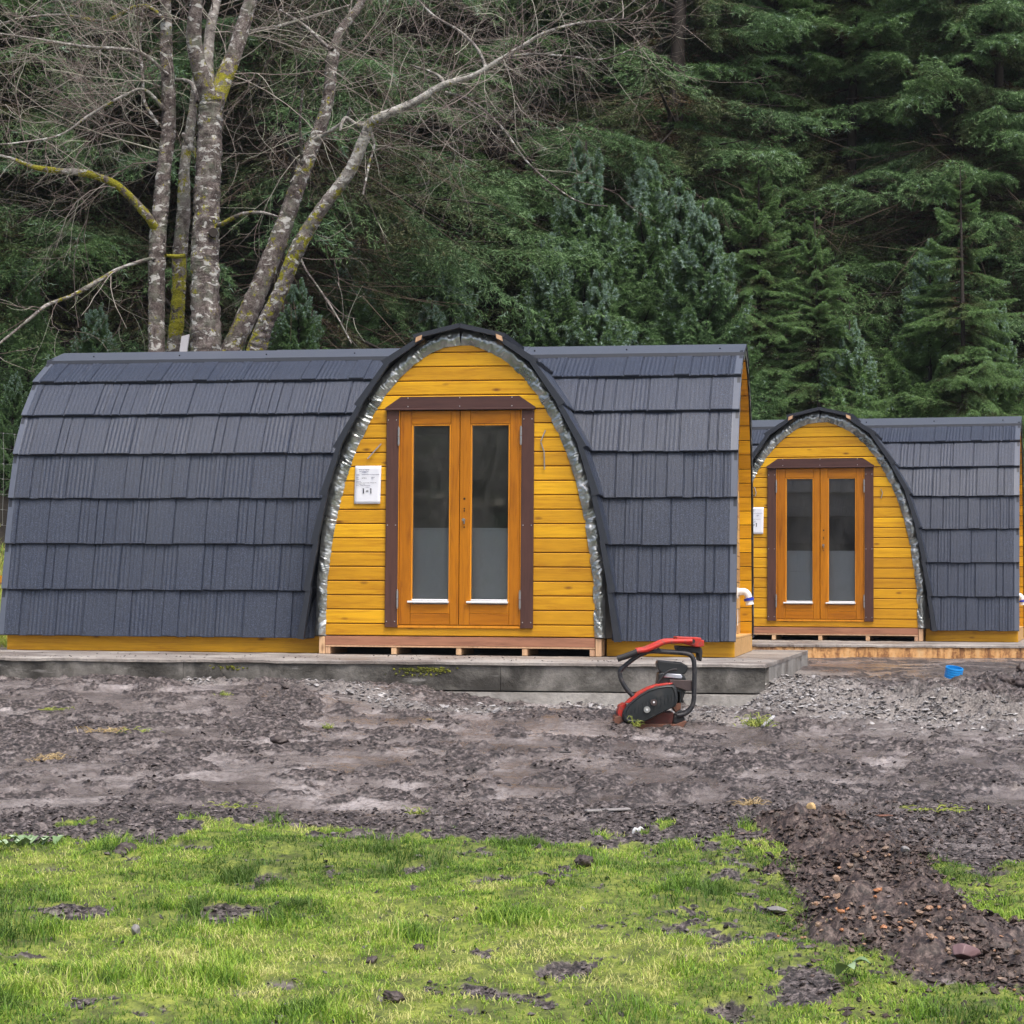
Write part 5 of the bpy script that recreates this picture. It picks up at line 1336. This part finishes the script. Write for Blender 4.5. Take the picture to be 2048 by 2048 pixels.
gp0 = ground_at(1302, 1447); cz = float(hat(gp0[0], gp0[1]))-.012
S_ = F_PX/gp0[1]*6.9           # sketch pixels per metre (zoomed photo)
cp_ = empty('plate_compactor', (gp0[0], gp0[1], cz), 0, label='muddy red and black plate compactor with folded handle, in front of the plinth', cat='plate compactor')
def C(zx, zy, y=0.0): return Vector(((zx-860)/S_, y, (1395-zy)/S_))
def ctube(pts, y, r, m, name, mats, n=10, parent=cp_, sm=4):
    mb = MB(); mb.tube(spline([C(a, b, y if len(c) == 0 else c[0]) for a, b, *c in pts], sm), r, n, 0); return mb.build(name, mats, parent, smooth=True)
loop = [(600, 1010), (500, 900), (430, 770), (418, 660), (520, 560), (680, 445), (820, 395), (1080, 402), (1320, 420), (1400, 470), (1428, 600), (1425, 1000), (1395, 1150), (1310, 1235), (1200, 1262)]
ctube(loop, -.125, .0135, 0, 'carry_frame', [MAT['black_tube']])
ctube([(a+52, b+8) for a, b in loop[5:]], .125, .0135, 0, 'carry_frame', [MAT['black_tube']])
mb = MB()
for a, b in ((440, 650), (1418, 930)): mb.tube([C(a, b, -.125), C(a+40, b+8, .125)], .011, 8)
mb.tube([C(760, 425, -.125), C(790, 425, .125)], .011, 8); mb.build('cross_tube', [MAT['black_tube']], cp_, smooth=True)
def cpris(poly, y0, y1, mat, name, parent=cp_, bev=.004, smooth=False):
    mb = MB(); mb.prism([((a-860)/S_, (1395-b)/S_) for a, b in poly], y0, y1, 0)
    o = mb.build(name, [mat], parent, smooth=smooth); b = o.modifiers.new('b', 'BEVEL'); b.width = bev; b.segments = 2; b.limit_method = 'ANGLE'; return o
cpris([(300, 1400), (345, 1290), (420, 1270), (500, 1370), (1180, 1378), (1300, 1330), (1330, 1345), (1270, 1425), (1000, 1470), (480, 1470)], -.15, .15, MAT['rust'], 'base_plate')
cpris([(560, 1360), (640, 1250), (1150, 1225), (1150, 1378), (560, 1385)], -.10, .12, MAT['rust_red'], 'base_housing')
cpris([(390, 1240), (410, 1150), (470, 1110), (520, 1115), (470, 1300), (400, 1290)], -.10, .10, MAT['red'], 'front_lip')
cpris([(1160, 1255), (1300, 1270), (1310, 1360), (1200, 1390), (1130, 1380)], -.12, .12, MAT['rubber'], 'rubber_mount', bev=.012)
# belt guard: crowned almond
out = [(440, 1265), (455, 1200), (510, 1120), (590, 1045), (690, 970), (800, 905), (930, 862), (1060, 842), (1150, 842), (1178, 880), (1195, 970), (1195, 1060), (1165, 1130), (1060, 1185), (930, 1250), (800, 1320), (720, 1350), (600, 1365), (500, 1360), (455, 1330)]
mb = MB(); cx, cy = 830, 1110; rings = [(1.0, -.135), (1.0, -.172), (.965, -.186), (.90, -.190), (.86, -.184), (.5, -.188)]
vs = []; n = len(out)
for f, y in rings: vs += [C(cx+(a-cx)*f, cy+(b-cy)*f, y) for a, b in out]
fs = [(k*n+i, k*n+(i+1) % n, (k+1)*n+(i+1) % n, (k+1)*n+i) for k in range(len(rings)-1) for i in range(n)]+[tuple((len(rings)-1)*n+i for i in range(n)), tuple(range(n))[::-1]]
mb.add(vs, fs); bg_ = mb.build('belt_guard', [MAT['guard']], cp_, smooth=True)
mb = MB()
for k in range(13):
    x = 560+k*50; a = np.interp(x, [440, 700, 1195], [1290, 1300, 1040]); t_ = np.interp(x, [470, 800, 1150], [1180, 960, 900]); 
    mb.tube([C(x, t_+70, -.187), C(x+6, min(a, 1250)-30, -.189)], .0022, 6)
mb.build('guard_rib', [MAT['guard']], bg_)
mb = MB(); mb.tube([C(840, 1110, -.187), C(785, 1180, -.187)], .0, 6) if False else None
mb.tube([C(775, 1178, -.184), C(775, 1178, -.198)], .019, 18); mb.build('hub_cap', [MAT['steel']], bg_, smooth=True)
mb = MB(); mb.tube([C(868, 1080, -.184), C(868, 1080, -.196)], .019, 16); mb.build('shaft_boss', [MAT['bracket']], bg_, smooth=True)
mb = MB(); mb.tube([C(868, 1076, -.196), C(868, 1076, -.201)], .006, 10); mb.tube([C(775, 1178, -.198), C(775, 1178, -.203)], .007, 6); mb.build('guard_bolt', [MAT['white_pl']], bg_)
cpris([(a-12-(12 if a < 700 else 0), b-22) for a, b in out[2:9]]+[(1030, 880), (930, 900), (800, 945), (690, 1010), (590, 1090)], -.16, -.04, MAT['red'], 'guard_backing')
cpris([(950, 690), (1000, 680), (1270, 690), (1320, 750), (1330, 900), (1260, 1110), (980, 1140), (930, 900)], -.10, .12, MAT['engine'], 'engine_block', bev=.008)
cpris([(922, 555), (942, 518), (1265, 545), (1345, 590), (1350, 630), (1320, 690), (1280, 712), (985, 688), (938, 650)], -.10, .06, MAT['engine'], 'air_filter', bev=.010)
cpris([(1005, 700), (1020, 690), (1245, 705), (1270, 735), (1255, 765), (1010, 745)], -.115, -.091, MAT['decal'], 'fan_cover', bev=.004)
cpris([(1090, 775), (1400, 785), (1400, 930), (1330, 930), (1180, 880), (1090, 840)], -.118, -.095, MAT['bracket'], 'engine_bracket')
cpris([(1190, 930), (1250, 930), (1255, 1180), (1180, 1230), (1140, 1160)], -.10, .08, MAT['rust'], 'exciter_housing', bev=.006)
ctube([(925, 830), (1000, 730), (1060, 670), (1140, 640), (1190, 640)], -.125, .007, 0, 'fuel_hose', [MAT['rubber']], 8)
ctube([(1262, 940), (1262, 1030), (1285, 1090)], -.10, .006, 0, 'drain_hose', [MAT['rubber']], 8)
hd = ctube([(1395, 248), (1240, 252), (1080, 258), (1000, 275), (900, 320), (780, 370), (640, 392)], -.15, .0135, 0, 'handle', [MAT['red']])
ctube([(1395, 248), (1240, 252), (1080, 258), (1000, 275), (900, 320), (780, 370), (660, 390)], .13, .0135, 0, 'handle', [MAT['red']])
ctube([(645, 400), (520, 450), (375, 498)], -.15, .0185, 0, 'grip', [MAT['rubber']], 12, hd)
mb = MB(); mb.tube([C(670, 392, -.15), C(680, 388, .13)], .012, 8); mb.build('handle_bar', [MAT['red']], cp_, smooth=True)
cpris([(1185, 192), (1520, 204), (1525, 330), (1440, 330), (1330, 300), (1185, 250)], -.13, .13, MAT['red'], 'handle_bracket')
cpris([(1532, 235), (1575, 240), (1572, 325), (1532, 325)], -.06, .06, MAT['red'], 'bracket_tab', bev=.003)
mb = MB(); mb.tube([C(1405, 252, -.131), C(1405, 252, -.150)], .021, 18); o = mb.build('pivot_boss', [MAT['red']], cp_, smooth=True)
mb = MB(); mb.tube([C(1405, 250, -.150), C(1405, 250, -.1525)], .0125, 16); mb.build('pivot_bolt', [MAT['rubber']], o)
cpris([(1190, 318), (1530, 335), (1545, 400), (1530, 530), (1500, 520), (1490, 420), (1300, 402), (1200, 380)], -.11, .11, MAT['rubber'], 'handle_damper', bev=.006)
cpris([(905, 372), (935, 338), (975, 372), (965, 392), (915, 392)], -.14, -.115, MAT['black_tube'], 'handle_rest', bev=.003)

# ================================================================ SMALL THINGS
def put(px, py): g = ground_at(px, py); return Vector((g[0], g[1], float(hat(g[0], g[1]))))
# blue pipe offcut
MAT['blue_pipe'] = plain('bright_blue_pipe', (.012, .27, .72), .35, 0, .08, 12)
p = put(1906, 1374); mb = MB(); R0, R1, H = .062, .053, .075
prof_ = [(R0, 0)]+[(R0+(.0016 if k % 2 else 0), H*(k+1)/9) for k in range(8)]+[(R0-.001, H), (R1, H), (R1, 0)]
n = 36; vs = [(a*math.cos(i/n*6.283), a*math.sin(i/n*6.283), z) for a, z in prof_ for i in range(n)]; m = len(prof_)
fs = [(k*n+i, k*n+(i+1) % n, ((k+1) % m)*n+(i+1) % n, ((k+1) % m)*n+i) for k in range(m) for i in range(n)]
mb.add(vs, fs); o = mb.build('pipe_offcut', [MAT['blue_pipe']]); o.location = p+Vector((0, 0, .040)); o.rotation_euler = (R(12), R(7), 0)
tag(o, 'short bright blue plastic pipe offcut standing on the muddy gravel before the farther pod', 'pipe offcut')
# stones
def stone(px, py, r, mat, label, name='stone', sq=(1, .8, .7), seed=1, rise=.4, grp=None, rz=0):
    import bmesh
    bm = bmesh.new(); bmesh.ops.create_icosphere(bm, subdivisions=4, radius=1); rr = random.Random(seed)
    cuts = [(Vector((rr.gauss(0, 1), rr.gauss(0, 1), rr.gauss(0, 1))).normalized(), rr.uniform(.55, .85)) for _ in range(9)]
    for v in bm.verts:
        for nn, d in cuts:
            k = v.co.dot(nn)-d
            if k > 0: v.co -= nn*k*.85
        v.co *= 1+(.9 if 'clod' in name else .12)*(float(fbm(v.co.x*2.3+seed, v.co.y*2.3+v.co.z*1.9, seed, 5, .6))-.5)
        v.co = Vector((v.co.x*sq[0], v.co.y*sq[1], v.co.z*sq[2]))*r
    me = bpy.data.meshes.new(name); bm.to_mesh(me); bm.free()
    for q in me.polygons: q.use_smooth = True
    o = link(name, me, mat); P = put(px, py); o.location = P+Vector((0, 0, r*sq[2]*rise)); o.rotation_euler = (rr.uniform(-.2, .2), rr.uniform(-.2, .2), rz or rr.uniform(0, 6)); return tag(o, label, 'stone' if 'clod' not in name else 'mud clod', grp)
MAT['st_yellow'] = plain('yellow_sandstone', (.55, .38, .18), .8, 0, .2, 14, .3, 60)
MAT['st_purple'] = plain('purple_stone', (.17, .105, .11), .5, 0, .2, 14, .2, 60)
MAT['st_grey'] = plain('grey_stone', (.22, .21, .21), .6, 0, .2, 14, .3, 60)
MAT['st_tan'] = plain('tan_stone', (.40, .27, .19), .6, 0, .2, 14, .2, 60)
MAT['clod'] = plain('mud_lump', (.055, .042, .040), .6, 0, .5, 12, .7, 40, ((.13, .105, .10), .6))
stone(1622, 1664, .027, MAT['st_yellow'], 'pale yellow broken stone on top of the dark dug earth', sq=(.9, .7, .95), seed=4, rise=.5)
stone(1930, 1945, .046, MAT['st_purple'], 'flat purple-brown stone low on the heap, near the bottom right grass', sq=(1.1, .8, .6), seed=7, rise=1.1)
stone(1731, 1756, .024, MAT['st_tan'], 'round tan stone on the upper part of the dug earth', seed=9, rise=.8)
stone(1673, 1792, .018, MAT['st_tan'], 'small tan stone at the left side of the dug earth beside the turf', seed=10, rise=.8)
stone(1553, 1818, .045, MAT['st_grey'], 'flat grey stone in the grass left of the dug earth', sq=(1.1, .9, .3), seed=12, rise=.8)
stone(272, 1872, .022, MAT['st_grey'], 'small grey stone lying in the grass, lower left', sq=(.8, .7, 1), seed=13, rise=.8)
stone(1168, 1740, .034, MAT['clod'], 'dark pointed clod lying alone in the grass right of centre', name='mud_clod', sq=(1.2, .8, .8), seed=14, rise=.8)
stone(1810, 1740, .02, MAT['st_grey'], 'small grey stone on the right flank of the dug earth', seed=15, rise=.8)
for i, (px, py, r, l) in enumerate(((2012, 1398, .085, 'large smooth-faced clod of earth at the right edge before the farther pod'), (2050, 1400, .10, 'large dark clod cut by the right edge of the photo'), (1975, 1418, .07, 'small clod left of the two large ones at the right edge'),
                                (2050, 1350, .08, 'dark clod higher up at the right edge, nearest the rusty slab'), (250, 1712, .055, 'dark clod at the upper left of the grass, next to the mud border'), (1100, 1788, .025, 'small clod half sunk in the grass below the centre'),
                                (785, 2012, .030, 'lone dark clod in the grass at the bottom centre'), (745, 1915, .022, 'clod in the grass, upper of two near the bottom centre'), (570, 1385, .03, 'clod resting on the mud right of the pale gravel near the plinth'), (840, 1900, .022, 'little clod in the grass right of the bottom centre pair'), (560, 1490, .05, 'dark hollowed clod standing out in the middle of the mud'))):
    stone(px, py, r, MAT['clod'], l, name='mud_clod', sq=(1.1, .8, .62), seed=30+i, rise=.5, grp='loose clods of earth')
# straw tufts
def m_straw(name, c0, c1):
    s = NT(name); v = s.attr('tone'); s.set(col=s.mix(v, c0, c1), rough=.7); return s.m
MAT['straw'] = m_straw('straw', (.22, .15, .06), (.55, .42, .22)); MAT['weed'] = m_straw('green_weed', (.10, .16, .02), (.38, .42, .08)); MAT['dock'] = m_straw('dock_leaf', (.13, .22, .09), (.40, .50, .34))
def tuft(px, py, n, L, spread, mat, name, label, cat, seed, flat=.5, w=.002):
    rr = random.Random(seed); mb = MB()
    for k in range(n):
        a = rr.uniform(0, 6.283); l = L*rr.uniform(.4, 1.1); x0, y0 = rr.gauss(0, spread), rr.gauss(0, spread); mb.tone = rr.random()
        e = rr.uniform(flat*.2, flat*1.6); pts = []
        for q in range(5):
            t = q/4; pts.append((x0+math.cos(a)*l*t, y0+math.sin(a)*l*t, .004+l*e*math.sin(t*2.4)*.8))
        mb.tube(pts, [w, w, w*.9, w*.7, w*.3], 4)
    o = mb.build(name, [mat]); o.location = put(px, py); return tag(o, label, cat, 'tufts and weeds in the mud')
tuft(1502, 1622, 70, .085, .022, MAT['straw'], 'straw_tuft', 'dry straw tuft on the mud left of the dug earth', 'straw tuft', 1, .45, .0016)
tuft(1514, 1447, 60, .075, .035, MAT['weed'], 'weed', 'yellow-green weed below the right corner of the plinth', 'weed', 2, .9, .0028)
tuft(1272, 1456, 20, .05, .012, MAT['weed'], 'weed', 'tiny green sprout at the foot of the plate compactor', 'weed', 3, 1.0, .002)
tuft(265, 1474, 90, .07, .05, MAT['weed'], 'turf_scrap', 'torn scrap of turf on the mud, left half', 'turf scrap', 4, .5, .002)
tuft(210, 1478, 60, .06, .06, MAT['straw'], 'turf_scrap', 'withered yellow turf scrap left of the greener one', 'turf scrap', 14, .4, .002)
tuft(105, 1515, 90, .07, .04, MAT['straw'], 'straw_tuft', 'brownish dead tuft on the mud near the left edge', 'straw tuft', 5, .55, .0018)
tuft(655, 1452, 36, .035, .015, MAT['weed'], 'weed', 'small green sprout in the middle of the mud', 'weed', 6, .8, .002)
tuft(448, 1402, 30, .04, .02, MAT['weed'], 'weed', 'small sprout in the mud just before the plinth', 'weed', 7, .6, .002)
tuft(470, 1613, 60, .04, .06, MAT['weed'], 'turf_scrap', 'thin yellowish turf scrap on the dark mud rim', 'turf scrap', 8, .35, .002)
tuft(840, 1640, 36, .035, .02, MAT['weed'], 'weed', 'pale green weed on the mud rim right of the scrap', 'weed', 9, .8, .002)
tuft(112, 1425, 50, .05, .05, MAT['weed'], 'turf_scrap', 'faint moss scrap on the upper left mud', 'turf scrap', 10, .3, .002)
tuft(1875, 1632, 60, .05, .08, MAT['weed'], 'turf_scrap', 'scrap of turf on the wet mud right of the dug earth', 'turf scrap', 11, .3, .0025)
tuft(862, 1445, 20, .05, .02, MAT['straw'], 'straw_tuft', 'pale straws lying on the mud near the weed', 'straw tuft', 12, .15, .0015)
# broad pale dock leaves
def dock(px, py, n, s, label, seed):
    rr = random.Random(seed); mb = MB()
    for k in range(n):
        a = rr.uniform(0, 6.28); x0, y0 = rr.gauss(0, s*.9), rr.gauss(0, s*.5); mb.tone = rr.random(); vs = []; m = 6
        for q in range(m+1):
            t = q/m; w = s*.42*math.sin(math.pi*min(.97, t*.93+.05)); z = .012+s*.9*math.sin(t*2.2)*.55; x, y = x0+math.cos(a)*s*t, y0+math.sin(a)*s*t
            vs += [(x-math.sin(a)*w, y+math.cos(a)*w, z+w*.35), (x, y, z), (x+math.sin(a)*w, y-math.cos(a)*w, z+w*.35)]
        mb.add(vs, [(3*q+c, 3*q+c+1, 3*q+c+4, 3*q+c+3) for q in range(m) for c in (0, 1)])
    o = mb.build('broadleaf_weed', [MAT['dock']], recalc=False, smooth=True); o.location = put(px, py); return tag(o, label, 'weed')
dock(66, 1692, 13, .05, 'pale broad-leaved weed at the left end of the grass border', 1)
dock(1675, 1975, 2, .075, 'single pale broad leaf lying in the grass at the bottom right', 2)
dock(14, 1712, 7, .04, 'pale broad-leaved weed cut by the left edge of the photo', 5)
# bits of litter and wood
mb = MB(); mb.tube(spline([(-.02, 0, .008), (-.01, 0, .028), (.004, 0, .02), (.012, 0, .034), (.024, 0, .026)], 3), [.004, .006, .007, .006, .005, .005, .006, .008, .006, .004, .003, .003, .002], 6)
o = mb.build('litter_scrap', [MAT['white_pl']], smooth=True); o.location = put(1275, 1672); tag(o, 'crumpled scrap of white plastic at the border of mud and grass', 'litter')
def board(px, py, L, w, h, rz, mat, label, rx=0, ry=0):
    mb = MB(); mb.tone = .5; mb.box(-L/2, L/2, -w/2, w/2, 0, h, 0, .003); o = mb.build('wood_offcut', [mat]); o.location = put(px, py)+Vector((0, 0, .008)); o.rotation_euler = (rx, ry, rz); return tag(o, label, 'wood offcut')
board(1537, 1446, .15, .022, .012, R(55), MAT['stake'], 'thin weathered stick beside the weed at the plinth corner', ry=-.35)
board(1640, 1598+8, .0, .0, .0, 0, MAT['stake'], '') if False else None
board(1215, 1633, .20, .045, .010, R(14), MAT['st_grey'], 'muddy board half buried just above the grass', ry=-.03)
board(1122, 1512, .11, .012, .008, R(8), MAT['rubber'], 'thin black stick lying on the mud left of centre right')
board(1768, 1650, .07, .04, .006, R(20), MAT['rust'], 'rusty brown scrap on the wet mud right of the dug earth')
# yellow machine part just showing past the left end of the pod
MAT['yellow_pl'] = plain('yellow_paint', (.75, .36, .01), .4, 0, .1, 10, .1, 60, ((.2, .15, .1), .3))
p = at(-22, 1172, 17.6); mb = MB(); g = float(hat(p.x, p.y))
mb.box(-.14, .055, -.02, .16, g-p.z-.02+.10, .02, 0, .01); mb.add([(-.14, -.03, -.03), (.13, -.03, .035), (.13, .18, .035), (-.14, .18, -.03), (-.14, -.03, .06), (.13, -.03, .09), (.13, .18, .09), (-.14, .18, .06)], [(0,3,2,1),(4,5,6,7),(0,1,5,4),(1,2,6,5),(2,3,7,6),(3,0,4,7)])
o = mb.build('yellow_machine_part', [MAT['yellow_pl']]); o.location = p; tag(o, 'edge of a yellow machine part behind the left end of the nearer pod', 'box')
